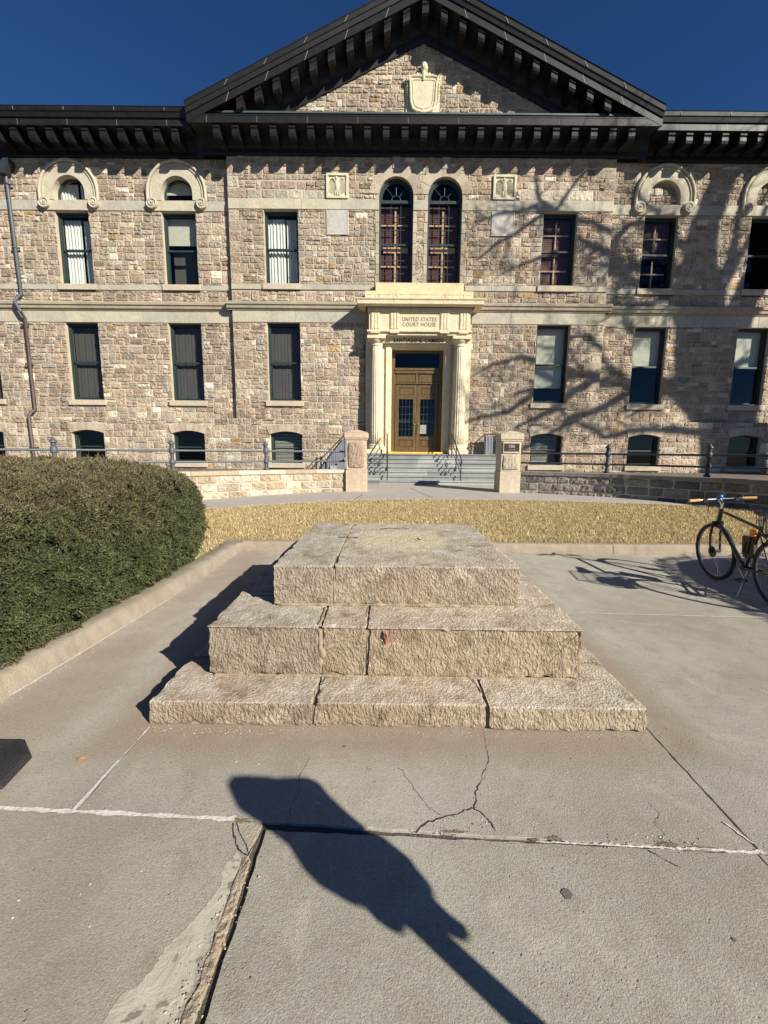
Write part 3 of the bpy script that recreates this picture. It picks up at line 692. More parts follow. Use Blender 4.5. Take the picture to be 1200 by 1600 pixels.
def stone(mb, x0, x1, z0, z1, Y, relief=.045, gap=.002, col=None, res=.08):
    if x1-x0 < .05 or z1-z0 < .05: return
    w_, h_ = x1-x0, z1-z0; nx = max(3, min(9, int(w_/res)+1)); nz = max(3, min(6, int(h_/res)+1)); c = col or random.choices(PC, PWt)[0]
    v = 1.0*random.uniform(.82, 1.18)*(1+.16*noise.noise(Vector((x0*.35, z0*.4, Y)))); tn = .05*noise.noise(Vector((x0*.2, z0*.25, 7+Y)))
    mb.col = (c[0]*v*(1-tn), c[1]*v, c[2]*v*(1+tn*.5)); b = len(mb.v)
    J = min(.016, w_*.10, h_*.10); q = lambda: random.uniform(0, J)+gap
    C = [(x0+q(), z0+q()), (x1-q(), z0+q()), (x1-q(), z1-q()), (x0+q(), z1-q())]
    kr = random.uniform(.01, .10); tx, tz = random.uniform(-.5, .5), random.uniform(-.5, .5); U = [-1, -.93]+[-.78+1.56*i/(nx-1) for i in range(nx)]+[.93, 1]; V = [-1, -.90]+[-.72+1.44*i/(nz-1) for i in range(nz)]+[.90, 1]
    pk = random.uniform(.010, .026)
    for u in U:
        for v_ in V:
            s_ = 1-kr*(abs(u)*abs(v_))**3; a, d_ = (u*s_+1)/2, (v_*s_+1)/2
            X = (C[0][0]*(1-a)+C[1][0]*a)*(1-d_)+(C[3][0]*(1-a)+C[2][0]*a)*d_; Z = (C[0][1]*(1-a)+C[1][1]*a)*(1-d_)+(C[3][1]*(1-a)+C[2][1]*a)*d_
            e = max(abs(u), abs(v_))
            if e == 1: d = -.006
            else: d = relief*(.28+.72*((1-u**4)*(1-v_**4))**.6)+relief*.5*(tx*u+tz*v_)*(1-e*.5)+(random.uniform(-pk, pk) if e < .9 else random.uniform(-.004, .004))
            mb.v.append((X, Y-d, Z))
    m = len(V)
    for i in range(len(U)-1):
        for j in range(m-1): q_ = b+i*m+j; mb.face([q_, q_+m, q_+m+1, q_+1])
def rubble(mb, x0, x1, z0, z1, Y, holes, big=1.0, cond=None, lens=1.0):
    z = z0
    while z < z1-.02:
        h = random.uniform(.26, .54)*big
        if z+h > z1-.25: h = z1-z
        x = x0-random.random()*.3
        while x < x1:
            w_ = random.uniform(.18, .64)*big*lens; t = random.random()
            if t < .18: cells = [(x, x+w_*.75, z, z+h)] if h < .46*big else [(x, x+w_, z, z+h*.55), (x, x+w_, z+h*.55, z+h)]
            elif t < .62: k = random.uniform(.38, .62); cells = [(x, x+w_, z, z+h*k), (x, x+w_, z+h*k, z+h)]
            elif t < .74:
                k1, k2 = sorted((random.uniform(.25, .42), random.uniform(.6, .75))); cells = [(x, x+w_, z, z+h*k1), (x, x+w_*random.choice((.5, 1)), z+h*k1, z+h*k2), (x, x+w_, z+h*k2, z+h)]
                if cells[1][1] < x+w_-.01: cells.append((cells[1][1], x+w_, z+h*k1, z+h*k2))
            else:
                k = random.uniform(.35, .65); m = random.uniform(.35, .65); cells = [(x, x+w_*m, z, z+h*k), (x+w_*m, x+w_, z, z+h*k), (x, x+w_, z+h*k, z+h)]
            xe = max(c[1] for c in cells)
            for c in cells:
                c = (max(c[0], x0), min(c[1], x1), c[2], c[3])
                if c[1]-c[0] < .04: continue
                if cond and not cond(c): continue
                for r in sub_rect(c, holes): stone(mb, *r, Y, relief=random.uniform(.012, .036))
            x = xe
        z += h
def base_wall(mb, x0, x1, z0, z1, Y, holes):
    for r in sub_rect((x0, x1, z0, z1), holes):
        if r[1]-r[0] > .002 and r[3]-r[2] > .002: mb.box(r[0], r[1], Y+.004, Y+.42, r[2], r[3])

W2 = .68       # half window width
pav_cols = [XC-5.58, XC+5.58]; wing_cols = [XC-9.76, XC-14.07, XC-18.38, XC+9.76, XC+14.07, XC+18.38]
tw = [.38, 2.32]
LOW = (3.59, 6.74); UPR = (8.22, 11.0); BAS = (.98, 2.20)
holes_p = []; holes_w = []; holes_b = []
for xc in pav_cols: holes_p += [(xc-W2, xc+W2, *LOW), (xc-W2, xc+W2, *UPR)]; holes_b.append((xc-W2, xc+W2, .98, 2.34))
for xc in wing_cols: holes_w += [(xc-W2, xc+W2, *LOW), (xc-W2, xc+W2, *UPR)]; holes_b.append((xc-W2, xc+W2, .98, 2.34))
for xc in wing_cols: holes_w.append((xc-.66, xc+.66, 11.38, 12.32))
for xc in tw: holes_p.append((xc-.68, xc+.68, 8.22, 12.24))
door_hole = (.24, 2.48, 1.42, 5.80); holes_p.append(door_hole)
wallb = MB()
base_wall(wallb, WL, XL, ZP, 13.45, YW, holes_w); base_wall(wallb, XR, WR, ZP, 13.45, YW, holes_w)
base_wall(wallb, XL, XR, .2, 13.45, YP, holes_p+holes_b)
base_wall(wallb, WL, XL, .2, ZP, YP, holes_b); base_wall(wallb, XR, WR, .2, ZP, YP, holes_b)
# pediment wall
wallb.yprof([(XC-7.2, 13.45), (XC+7.2, 13.45), (XC+7.2, 14.0), (XC, 17.45), (XC-7.2, 14.0)], YP+.004, YP+.42)
obj('wall_core', wallb, M['mortar'], B)
bands = [(WL, WR, 6.74, 7.55), (WL, WR, 8.01, 8.22), (WL, WR, 11.02, 11.40)]
mb = MB(); hw = list(holes_w)
for xc in wing_cols:
    hw.append((xc-1.12, xc+1.12, 11.0, 12.6)); hw.append((xc-.85, xc+.85, 12.5, 12.78)); hw += [(xc-.78, xc+.78, 3.37, 3.60)]
rubble(mb, WL, XL, ZP, ZT, YW, hw+bands); obj('rubble_stonework', mb, M['rubble'], B, recalc=False); mb = MB(); rubble(mb, XR, WR, ZP, ZT, YW, hw+bands)
obj('rubble_stonework', mb, M['rubble'], B, recalc=False)
mb = MB(); quo = []
for q_, sg in ((XL, 1), (XR, -1)):
    z = ZP; k = 0
    while z < 12.85:
        h_ = .40; w1 = (.42, .70)[k % 2]*random.uniform(.92, 1.08); a_, b_ = (q_, q_+w1) if sg > 0 else (q_-w1, q_); z2 = min(z+h_, ZT)
        if not any(z < d_ and z2 > c_ for _, _, c_, d_ in bands):
            mb = MB(); stone(mb, a_, b_, z, z2, YP, .014, .003, random.choice([(.40, .33, .245), (.36, .30, .23), (.42, .37, .28), (.37, .285, .21)]), .1); obj('quoin', mb, M['rubble'], B, recalc=False); quo.append((a_, b_, z, z2)); z = z2
        else:
            nz = [c_ for _, _, c_, d_ in bands if c_ > z+.12 and c_ < z2]
            if nz: mb = MB(); stone(mb, a_, b_, z, nz[0], YP, .014, .003, (.39, .32, .24), .1); obj('quoin', mb, M['rubble'], B, recalc=False); quo.append((a_, b_, z, nz[0]))
            z = min([d_ for _, _, c_, d_ in bands if d_ > z and c_ < z2])
        k += 1
# squared cut stones beside the lintel band
for (a0, a1, z0_, z1_) in ((-5.5, -2.45, 11.41, 11.74), (-5.0, -3.2, 11.74, 12.05), (5.3, 8.2, 11.41, 11.78), (5.6, 7.6, 11.78, 12.1)):
    x = a0; mb = MB()
    while x < a1-.2:
        e = min(a1, x+random.uniform(.5, .75)); e = a1 if a1-e < .3 else e; stone(mb, x, e, z0_, z1_, YP, .012, .003, random.choice([(.44, .40, .31), (.40, .36, .29), (.34, .27, .21), (.46, .42, .33)]), .12); quo.append((x, e, z0_, z1_)); x = e
    obj('cut_stone_row', mb, M['rubble'], B, recalc=False)
mb = MB(); hp = quo+holes_p+bands+[(-.82, 3.54, .2, 8.22), (-.42, 1.18, 8.22, 12.24), (1.52, 3.12, 8.22, 12.24), (-.52, 3.22, 11.38, 12.72)]
hp += [(-2.42, -1.50, 10.10, 12.34), (4.18, 5.12, 10.08, 12.32)]
for xc in pav_cols: hp += [(xc-.78, xc+.78, 3.37, 3.60)]
rubble(mb, XL, XR, ZP, ZT, YP, hp); obj('rubble_stonework', mb, M['rubble'], B, recalc=False)
# stones of the two piers beside and between the twin windows
mb = MB(); hb = []
for h in holes_b: hb += [h, (h[0]-.10, h[1]+.10, .76, .98), (h[0]-.02, h[1]+.02, 2.2, 2.64)]
rubble(mb, WL, -.82, .55, ZP, YP, hb, 1.12); obj('basement_stonework', mb, M['rubble'], B, recalc=False); mb = MB(); rubble(mb, 3.54, WR, .55, ZP, YP, hb, 1.12)
o_ = obj('basement_stonework', mb, M['rubble'], B, recalc=False)
mb = MB(); rubble(mb, XC-6.9, XC+6.9, 13.6, 17.3, YP, [(XC-.70, XC+.66, 13.6, 15.72)], .95, cond=lambda c: c[2] < 17.3-.47*min(abs(c[0]-XC), abs(c[1]-XC)))
obj('pediment_stonework', mb, M['rubble'], B, recalc=False)

# --- pale stone trim
TC = [(.42, .385, .29), (.40, .375, .30), (.45, .41, .305), (.385, .365, .30)]
def band(name, z0, z1, proud, segs, Y, parent=B, avoid=()):
    for (a0_, b0_) in segs:
        runs = [(r[0], r[1]) for r in sub_rect((a0_, b0_, z0, z1), avoid) if r[1]-r[0] > .05]
        for (a, b) in sorted(runs):
            mb = MB(); x = a
            while x < b-.01:
                e = min(b, x+random.uniform(.9, 1.7))
                if b-e < .4: e = b
                mb.col = random.choice(TC); mb.bbox(x+.003, e-.003, Y-proud, Y+.03, z0+.003, z1-.003, .006); x = e
            obj(name, mb, M['trim'], parent)
av_w = [(xc-1.06, xc+1.06, 11.0, 12) for xc in wing_cols]; av_t = [(-.42, 1.18, 11, 12), (1.52, 3.12, 11, 12)]
band('lintel_band', 11.02, 11.40, .035, [(WL, XL), (XR, WR)], YW, avoid=av_w)
band('lintel_band', 11.02, 11.40, .035, [(XL, XR)], YP, avoid=[(x-.68, x+.68, 11, 12) for x in tw])
band('sill_band', 8.01, 8.22, .045, [(WL, XL), (XR, WR)], YW, avoid=[(xc-.80, xc+.80, 8, 8.3) for xc in wing_cols])
band('sill_band', 8.01, 8.22, .045, [(XL, XR)], YP, avoid=[(xc-.80, xc+.80, 8, 8.3) for xc in pav_cols]+[(-.5, 3.22, 8, 8.3)])
band('frieze_band', 6.74, 7.20, .03, [(WL, XL), (XR, WR)], YW)
band('frieze_band', 6.74, 7.20, .03, [(XL, -.82), (3.54, XR)], YP)
def cornice_prof(Y): return [(Y+.05, 7.20), (Y-.06, 7.20), (Y-.07, 7.25), (Y-.13, 7.27), (Y-.15, 7.36), (Y-.20, 7.40), (Y-.21, 7.49), (Y-.17, 7.52), (Y+.05, 7.56)]
mb = MB(); 
def run(mb, prof, a, b):
    x = a
    while x < b-.01:
        e = min(b, x+random.uniform(1.8, 2.6)); e = b if b-e < .7 else e
        mb.col = tuple(q*random.uniform(.9, 1.02) for q in (.37, .325, .245)); mb.xprof(prof, x+.003, e-.003); x = e
for pr_, a_, b_ in ((cornice_prof(YW), WL, XL), (cornice_prof(YW), XR, WR), (cornice_prof(YP), XL-.20, -.82), (cornice_prof(YP), 3.54, XR+.20)):
    mb = MB(); run(mb, pr_, a_, b_); obj('string_cornice', mb, M['trim'], B)
mb = MB()
mb.col = (.37, .325, .245); mb.box(XL-.19, XL-.001, YP-.05, YW+.02, 7.2, 7.52); obj('cornice_return', mb, M['trim'], B)
mb = MB(); mb.col = (.37, .325, .245); mb.box(XR+.001, XR+.19, YP-.05, YW+.02, 7.2, 7.52); obj('cornice_return', mb, M['trim'], B)

# --- windows
def sash_part(name, xc, z0, z1, Y, hw, parent, fr=.055, mid=None):
    """a painted frame ring with an optional meeting rail"""
    mb = MB(); mb.box(xc-hw, xc-hw+fr, Y, Y+.06, z0, z1); mb.box(xc+hw-fr, xc+hw, Y, Y+.06, z0, z1)
    mb.box(xc-hw+fr, xc+hw-fr, Y, Y+.06, z0, z0+fr*1.3); mb.box(xc-hw+fr, xc+hw-fr, Y, Y+.06, z1-fr, z1)
    if mid: mb.box(xc-hw+fr, xc+hw-fr, Y+.005, Y+.055, mid-.03, mid+.03)
    return obj(name, mb, M['green'], parent)
def pane(xc, z0, z1, Y, hw, parent, mat=None):
    mb = MB(); mb.box(xc-hw, xc+hw, Y, Y+.008, z0, z1); return obj('glass', mb, mat or M['glass'], parent)
def folds(mb, x0, x1, z0, z1, Y, amp=.045, wl=.13, seed=0):
    n = int((x1-x0)/.016)+1; m = 8; b = len(mb.v)
    for i in range(n+1):
        for j in range(m+1):
            f = j/m; x = x0+(x1-x0)*i/n; s = noise.noise(Vector((x*3, seed, 0)))
            yy = Y + amp*math.sin(2*math.pi*x/wl+3*s+f*.6)*(.6+.5*noise.noise(Vector((x*6, f*2, seed))))
            mb.v.append((x, yy, z0+(z1-z0)*f))
    for i in range(n):
        for j in range(m): q = b+i*(m+1)+j; mb.face([q, q+m+1, q+m+2, q+1])
WINM = {'curtain': m_simple('white_curtain', (.66, .68, .66), .9), 'shade': m_simple('pale_roller_shade', (.50, .50, .43), .9),
        'dark': m_simple('dark_vertical_blind', (.075, .07, .065), .8), 'red': m_simple('red_brown_shutters', (.10, .028, .022), .6), 'tan': m_simple('tan_window_bars', (.58, .38, .22), .6),
        'slat': m_simple('pale_venetian_blind', (.5, .5, .47), .7)}
def contents(kind, xc, z0, z1, Y, hw, parent):
    mb = MB(); zm = (z0+z1)/2; x0, x1 = xc-hw, xc+hw
    if kind == 'curtain':
        folds(mb, x0, xc+hw*.12, z0, z1-.1, Y+.16, seed=xc); folds(mb, xc+hw*.2, x1, z0, z1-.1, Y+.20, seed=xc+3)
        return obj('curtain', mb, WINM['curtain'], parent, smooth='all', recalc=False)
    if kind == 'roller':
        mb.box(x0, x1, Y+.14, Y+.15, z0+(z1-z0)*.62, z1-.02); mb.box(x0, x1, Y+.13, Y+.16, z0+(z1-z0)*.62-.03, z0+(z1-z0)*.62)
        o = obj('roller_shade', mb, WINM['shade'], parent)
        mb = MB(); mb.box(x0, x1, Y+.5, Y+.52, z0, z0+(z1-z0)*.6); obj('lower_blind', mb, WINM['dark'], parent); return o
    if kind == 'vert':
        n = 9
        for i in range(n):
            a = x0+(x1-x0)*i/n; mb.box(a+.006, a+(x1-x0)/n-.004, Y+.15+.01*(i % 2), Y+.158+.01*(i % 2), z0, z1-.05)
        return obj('vertical_blind', mb, WINM['dark'], parent)
    if kind == 'shade':
        mb.box(x0, x1, Y+.13, Y+.14, zm+.02, z1-.02); o = obj('roller_shade', mb, WINM['shade'], parent)
        return o
    if kind == 'shadelong':
        mb.box(x0, x1, Y+.13, Y+.14, z0+(z1-z0)*.2, z1-.02); o = obj('roller_shade', mb, WINM['shade'], parent)
        return o
    if kind in ('red', 'redlow'):
        n = int((z1-z0)/.07)
        for i in range(n):
            if kind == 'red' or i > n*.48: mb.box(x0, x1, Y+.20, Y+.235, z0+.07*i, z0+.07*i+.058)
        o = obj('slatted_shutter', mb, WINM['red'], parent)
        mb = MB()
        for zc in ((z0+zm)/2, (zm+z1)/2+.02):
            mb.box(xc-.026, xc+.026, Y+.12, Y+.15, zc-.50, zc+.50); mb.box(x0, x1-.1, Y+.122, Y+.148, zc-.026, zc+.026)
            if kind == 'redlow': pass
        obj('window_bars', mb, WINM['tan'], parent); return o
    if kind == 'slat':
        n = int((z1-z0)/.06)
        for i in range(n): mb.prism([(0, 0), (.045, .02), (.045, .024), (0, .004)], lambda a, b, i=i: (x0, Y+.14+a, z0+.06*i+b), lambda a, b, i=i: (x1, Y+.14+a, z0+.06*i+b))
        return obj('venetian_blind', mb, WINM['slat'], parent)
    return None
def reveal_frame(xc, z0, z1, Y, hw, parent, name='frame', depth=.20, jw=.05):
    mb = MB(); y0 = Y+.14
    mb.box(xc-hw, xc-hw+jw, y0, y0+depth, z0, z1); mb.box(xc+hw-jw, xc+hw, y0, y0+depth, z0, z1)
    mb.box(xc-hw+jw, xc+hw-jw, y0, y0+depth, z1-jw, z1); mb.box(xc-hw+jw, xc+hw-jw, y0, y0+depth, z0, z0+jw)
    return obj(name, mb, M['green'], parent)
def sill(xc, z0, z1, Y, hw, name='sill', parent=None):
    mb = MB(); mb.col = (.47, .405, .30); mb.bbox(xc-hw, xc+hw, Y-.10, Y+.20, z0, z1, .008); return obj(name, mb, M['trim'], parent or B)
def window(xc, z0, z1, Y, kind, name='sash_window', mid=True):
    f = reveal_frame(xc, z0, z1, Y, W2, B, name)
    zm = (z0+z1)/2
    sash_part('upper_sash', xc, zm-.03, z1-.05, Y+.20, W2-.05, f); sash_part('lower_sash', xc, z0+.05, zm+.03, Y+.265, W2-.05, f)
    pane(xc, z0+.06, z1-.06, Y+.262 if False else Y+.25, W2-.06, f); contents(kind, xc, z0+.05, z1-.05, Y+.26, W2-.05, f)
    # meeting rail sits proud
    return f
low_k = {0: 'vert', 1: 'shadelong'}; 
window(pav_cols[0], *LOW, YP, 'vert'); window(pav_cols[1], *LOW, YP, 'shadelong')
window(pav_cols[0], *UPR, YP, 'curtain'); window(pav_cols[1], *UPR, YP, 'red')
for i, xc in enumerate(wing_cols):
    window(xc, *LOW, YW, 'vert' if i < 3 else 'shade'); window(xc, *UPR, YW, ('roller', 'curtain', 'vert', 'redlow', 'none', 'none')[i])
    sill(xc, 3.37, 3.585, YW, .80); sill(xc, 8.0, 8.225, YW, .79)
    mb = MB(); mb.box(xc-.72, xc+.72, YW-.05, YW+.02, 7.955, 7.985); obj('sill_flashing', mb, M['green'], B)
for xc in pav_cols:
    sill(xc, 3.37, 3.585, YP, .80); sill(xc, 8.0, 8.225, YP, .79)
    mb = MB(); mb.box(xc-.72, xc+.72, YP-.05, YP+.02, 7.955, 7.985); obj('sill_flashing', mb, M['green'], B)

# arch plates: fill between a rectangular cut and a curved head
def arch_plate(mb, xc, zs, r, rise, hw, zt, y0, y1, N=28, a0=0, a1=math.pi):
    b = len(mb.v)
    for i in range(N+1):
        a = a0+(a1-a0)*i/N; c, s = math.cos(a), math.sin(a); px, pz = xc+r*c, zs+rise*s
        tx = hw/abs(c) if abs(c) > 1e-6 else 1e9; tz = (zt-zs)/s if s > 1e-6 else 1e9; t = min(tx, tz)
        ox, oz = xc+t*c, zs+t*s
        mb.v += [(px, y0, pz), (ox, y0, oz), (px, y1, pz), (ox, y1, oz)]
    for i in range(N):
        q = b+4*i; mb.face([q, q+1, q+5, q+4]); mb.face([q, q+4, q+6, q+2]); mb.face([q+1, q+3, q+7, q+5])
def voussoirs(mb, xc, zs, ri, ro, a0, a1, n, y0, y1, zc=None, colset=None, gap=.006, key=None):
    for i in range(n):
        t0 = a0+(a1-a0)*i/n; t1 = a0+(a1-a0)*(i+1)/n; g_ = gap/ri/1.0
        ro_ = ro*(key if key and i == n//2 else 1)
        pts = []
        for a, rr in ((t0+g_, ri), (t0+g_, ro_), ((t0+t1)/2, ro_), (t1-g_, ro_), (t1-g_, ri), ((t0+t1)/2, ri)): pts.append((xc+rr*math.cos(a), zs+rr*math.sin(a)))
        mb.col = random.choice(colset or TC); mb.yprof(pts, y0-random.uniform(0, .012), y1)
# basement windows with segmental brick-thin voussoir heads
hr = 2.9; 
for h in holes_b:
    xc = (h[0]+h[1])/2; mb = MB(); mb.col = (.40, .33, .24)
    # segmental head: rise .12 over the spring line 2.20
    rad = (W2*W2+.12*.12)/(2*.12); zc = 2.32-rad; ang = math.asin(W2/rad)
    b = len(mb.v); N = 14
    for i in range(N+1):
        a = -ang+2*ang*i/N; px, pz = xc+rad*math.sin(a), zc+rad*math.cos(a); mb.v += [(px, YP+.0, pz), (px, YP, 2.36), (px, YP+.42, pz)]
    for i in range(N): q = b+3*i; mb.face([q, q+3, q+4, q+1]); mb.face([q, q+2, q+5, q+3])
    voussoirs(mb, xc, zc, rad, rad+.31, math.pi/2+ang*1.03, math.pi/2-ang*1.03, 13, YP-.045, YP+.02, colset=[(.42, .35, .26), (.38, .31, .23), (.45, .385, .29)], gap=.008)
    obj('segmental_arch', mb, M['trim'], B)
    sill(xc, .77, .975, YP, .78)
    f = reveal_frame(xc, .98, 2.34, YP, W2, B, 'basement_window')
    sash_part('sash', xc, 1.0, 2.34, YP+.2, W2-.05, f, mid=1.62); pane(xc, 1.05, 2.3, YP+.25, W2-.06, f)
    if abs(xc-(XC+5.58)) < .1 or abs(xc-(XC-5.58)) < .1: contents('slat', xc, 1.05, 2.3, YP+.26, W2-.1, f)
# lunettes and scrolled hoods
def hood(xc, Y, blind):
    mb = MB(); mb.col = (.45, .41, .31)
    zs = 11.66
    # face ring with straight legs
    N = 36; b = len(mb.v); prof = [(1.21, 11.30)]+[(0, 0)]
    outer = [(xc-1.12, 11.40)]+[(xc-1.18*math.cos(a), zs+1.17*math.sin(a)) for a in [math.pi*i/N for i in range(N+1)]]+[(xc+1.12, 11.40)]
    inner = [(xc-.63, 11.40)]+[(xc-.63*math.cos(a), zs+.63*math.sin(a)) for a in [math.pi*i/N for i in range(N+1)]]+[(xc+.63, 11.40)]
    n = len(outer)
    for (o, i_) in zip(outer, inner): mb.v += [(o[0], Y-.075, o[1]), (i_[0], Y-.075, i_[1]), (o[0], Y+.02, o[1]), (i_[0], Y+.42, i_[1])]
    for i in range(n-1):
        q = b+4*i; mb.face([q, q+1, q+5, q+4]); mb.face([q, q+4, q+6, q+2]); mb.face([q+1, q+3, q+7, q+5])
    # lintel block below the lunette
    mb.bbox(xc-1.06, xc+1.06, Y-.055, Y+.05, 11.015, 11.395, .006)
    mb.box(xc-.64, xc+.64, Y+.0, Y+.30, 11.36, 11.40)
    arch_plate(mb, xc, 11.40, .66, .60, .66, 11.405, Y+.4, Y+.41) if False else None
    h_ = obj('hood_moulding', mb, M['trim'], B, smooth=True)
    mb = MB(); mb.col = (.45, .41, .31)
    def arc(rr, z_low, dx=0): 
        return [(xc-rr+dx, z_low)]+[(xc-rr*math.cos(a), zs+rr*math.sin(a)) for a in [math.pi*i/40 for i in range(41)]]+[(xc+rr-dx, z_low)]
    pth = arc(1.155, 11.34); mb.tube([(p[0], Y-.10, p[1]) for p in pth], .062, 10)
    pth = arc(1.03, 11.36); mb.tube([(p[0], Y-.085, p[1]) for p in pth], .028, 8)
    for sx in (-1, 1):
        c = (xc+sx*.985, 11.27)
        mb.prism([(c[0]+.215*math.cos(a), c[1]+.215*math.sin(a)) for a in [2*math.pi*i/28 for i in range(28)]], lambda x_, z_: (x_, Y-.15, z_), lambda x_, z_: (x_, Y+.02, z_))
        sp_ = []; 
        for i in range(46):
            t = i/45; a = (0 if sx > 0 else math.pi)+(-1 if sx > 0 else 1)*t*2*math.pi*1.9; rr = .185*(1-t)+.03
            sp_.append((c[0]+rr*math.cos(a), Y-.155, c[1]+rr*math.sin(a)))
        mb.tube(sp_, [.036*(1-.45*i/45) for i in range(46)], 7); mb.ball((c[0], Y-.16, c[1]), .035)
    obj('scroll_bead', mb, M['trim'], h_, smooth=True)
    # opening behind
    if blind:
        mb = MB(); rubble(mb, xc-.66, xc+.66, 11.40, 12.32, Y+.16, [], .75); mb.col = (.3, .26, .2); mb.box(xc-.66, xc+.66, Y+.17, Y+.3, 11.38, 12.33); obj('blind_arch_fill', mb, M['rubble'], B, recalc=False)
    else:
        mb = MB(); outer = [(xc-.66*math.cos(a), 11.66+.66*math.sin(a)) for a in [math.pi*i/30 for i in range(31)]]; outer = [(xc-.66, 11.40)]+outer+[(xc+.66, 11.40)]
        inner = [(xc-.56*math.cos(a), 11.66+.56*math.sin(a)) for a in [math.pi*i/30 for i in range(31)]]; inner = [(xc-.56, 11.46)]+inner+[(xc+.56, 11.46)]
        b = len(mb.v)
        for o, i_ in zip(outer, inner): mb.v += [(o[0], Y+.20, o[1]), (i_[0], Y+.20, i_[1]), (i_[0], Y+.27, i_[1])]
        for i in range(len(outer)-1): q = b+3*i; mb.face([q, q+1, q+4, q+3]); mb.face([q+1, q+2, q+5, q+4])
        mb.box(xc-.56, xc+.56, Y+.20, Y+.27, 11.40, 11.46)
        f = obj('lunette_window', mb, M['green'], B, recalc=False); pane(xc, 11.42, 12.3, Y+.255, .63, f); contents('curtain' if xc < -10 else 'shade', xc, 11.3 if xc > -10 else 11.42, 12.3, Y+.26, .62, f)
        # mortar filling the corners of the cut
    mb = MB(); mb.col = (.45, .41, .32)
    arch_plate(mb, xc, 11.66, .635, .635, .68, 12.345, Y+.02, Y+.42); obj('arch_backing', mb, M['trim'], B, recalc=False)
for i, xc in enumerate(wing_cols): hood(xc, YW, i >= 3)

# twin arched windows over the portico
for xc in tw:
    Y = YP; r = .68; zs = 11.56
    mb = MB(); mb.col = (.37, .31, .235); arch_plate(mb, xc, zs, r, r, .80 if False else .79, 12.25 if False else 12.245, Y-.012, Y+.42)
    hwout = .79
    mb.box(xc-hwout, xc-r, Y-.012, Y+.42, 11.40, zs); mb.box(xc+r, xc+hwout, Y-.012, Y+.42, 11.40, zs)
    cs = [(.40, .335, .255), (.36, .30, .235), (.43, .37, .28), (.34, .275, .215)]
    voussoirs(mb, xc, zs, r, 1.07, math.radians(176), math.radians(4), 7, Y-.03, Y-.005, colset=cs, key=1.0)
    mb.col = cs[0]; mb.bbox(xc-r-.14, xc-r, Y-.03, Y+.03, 11.015, 11.56, .006); mb.bbox(xc+r, xc+r+.14, Y-.03, Y+.03, 11.015, 11.56, .006)
    z = 8.22
    while z < 10.9:       # jamb blocks
        for sx in (-1, 1):
            wv = random.uniform(.12, .16); a, b_ = (xc-r-wv, xc-r) if sx < 0 else (xc+r, xc+r+wv); h_ = .385
            mb.col = random.choice(cs); 
            if not (10.98 < z+.2 < 11.4): mb.bbox(a, b_, Y-.035, Y+.02, z+.004, min(z+h_, 11.01)-.004, .006)
        z += .392
    obj('arched_surround', mb, M['trim'], B, recalc=False)
    # frame
    mb = MB()
    def ringf(ro, ri, zlo, y0, y1):
        o_ = [(xc-ro, zlo)]+[(xc-ro*math.cos(a), zs+ro*math.sin(a)) for a in [math.pi*i/30 for i in range(31)]]+[(xc+ro, zlo)]
        i_ = [(xc-ri, zlo)]+[(xc-ri*math.cos(a), zs+ri*math.sin(a)) for a in [math.pi*i/30 for i in range(31)]]+[(xc+ri, zlo)]
        b = len(mb.v)
        for o, q in zip(o_, i_): mb.v.extend([(o[0], y0, o[1]), (q[0], y0, q[1]), (q[0], y1, q[1])])
        for i in range(len(o_)-1): q = b+3*i; mb.face([q, q+1, q+4, q+3]); mb.face([q+1, q+2, q+5, q+4])
    ringf(.69, .60, 8.22, Y+.14, Y+.36); ringf(.60, .545, 11.45, Y+.20, Y+.26); mb.box(xc-.60, xc+.60, Y+.17, Y+.27, 11.36, 11.47)
    for a in (45, 90, 135): mb.tube([(xc+.18*math.cos(R(a)), Y+.23, 11.5+.18*math.sin(R(a))), (xc+.60*math.cos(R(a)), Y+.23, zs+.58*math.sin(R(a)))], .014, 6)
    mb.tube([(xc+.18*math.cos(math.pi*i/12), Y+.23, 11.49+.18*math.sin(math.pi*i/12)) for i in range(13)], .014, 6)
    mb.box(xc-.60, xc+.60, Y+.2, Y+.26, 9.80, 9.87); mb.box(xc-.60, xc+.60, Y+.2, Y+.26, 8.22, 8.29)
    f = obj('arched_window', mb, M['green'], B, recalc=False); pane(xc, 8.25, 12.24, Y+.275, .62, f)
    mb = MB()
    for k in (-.2, .2): mb.box(xc+k-.012, xc+k+.012, Y+.24, Y+.27, 8.29, 11.36)
    for zz in (8.75, 9.25, 10.4, 10.88): mb.box(xc-.6, xc+.6, Y+.242, Y+.268, zz-.012, zz+.012)
    obj('glazing_bars', mb, M['green'], f)
    contents('red', xc, 8.3, 11.4, Y+.27, .6, f)
    mb = MB(); mb.box(xc-.05, xc+.05, Y+.395, Y+.41, 8.3, 11.2); mb.box(xc-.5, xc+.5, Y+.39, Y+.42, 9.6, 9.82)
    obj('window_bars', mb, WINM['tan'], f)
mb = MB(); mb.col = (.40, .36, .30)
for kx in (-.1, 1.35, 2.8):
    pass
for xc in tw: mb = MB(); mb.col = (.33, .31, .27); mb.bbox(xc-.16, xc+.16, YP-.06, YP-.0, 12.50, 12.92, .01); obj('keystone', mb, M['trim'], B)
# fill stones above the twin arches
mb = MB(); rubble(mb, -.52, 3.22, 11.40, 12.72, YP, [(xc-.80, xc+.80, 11.3, 12.25) for xc in tw]+[(xc-.17, xc+.17, 12.5, 12.93) for xc in tw], 1.1)
rubble(mb, 1.18, 1.52, 8.22, 11.02, YP, [], .9, lens=1.2); obj('pier_stonework', mb, M['rubble'], B, recalc=False)

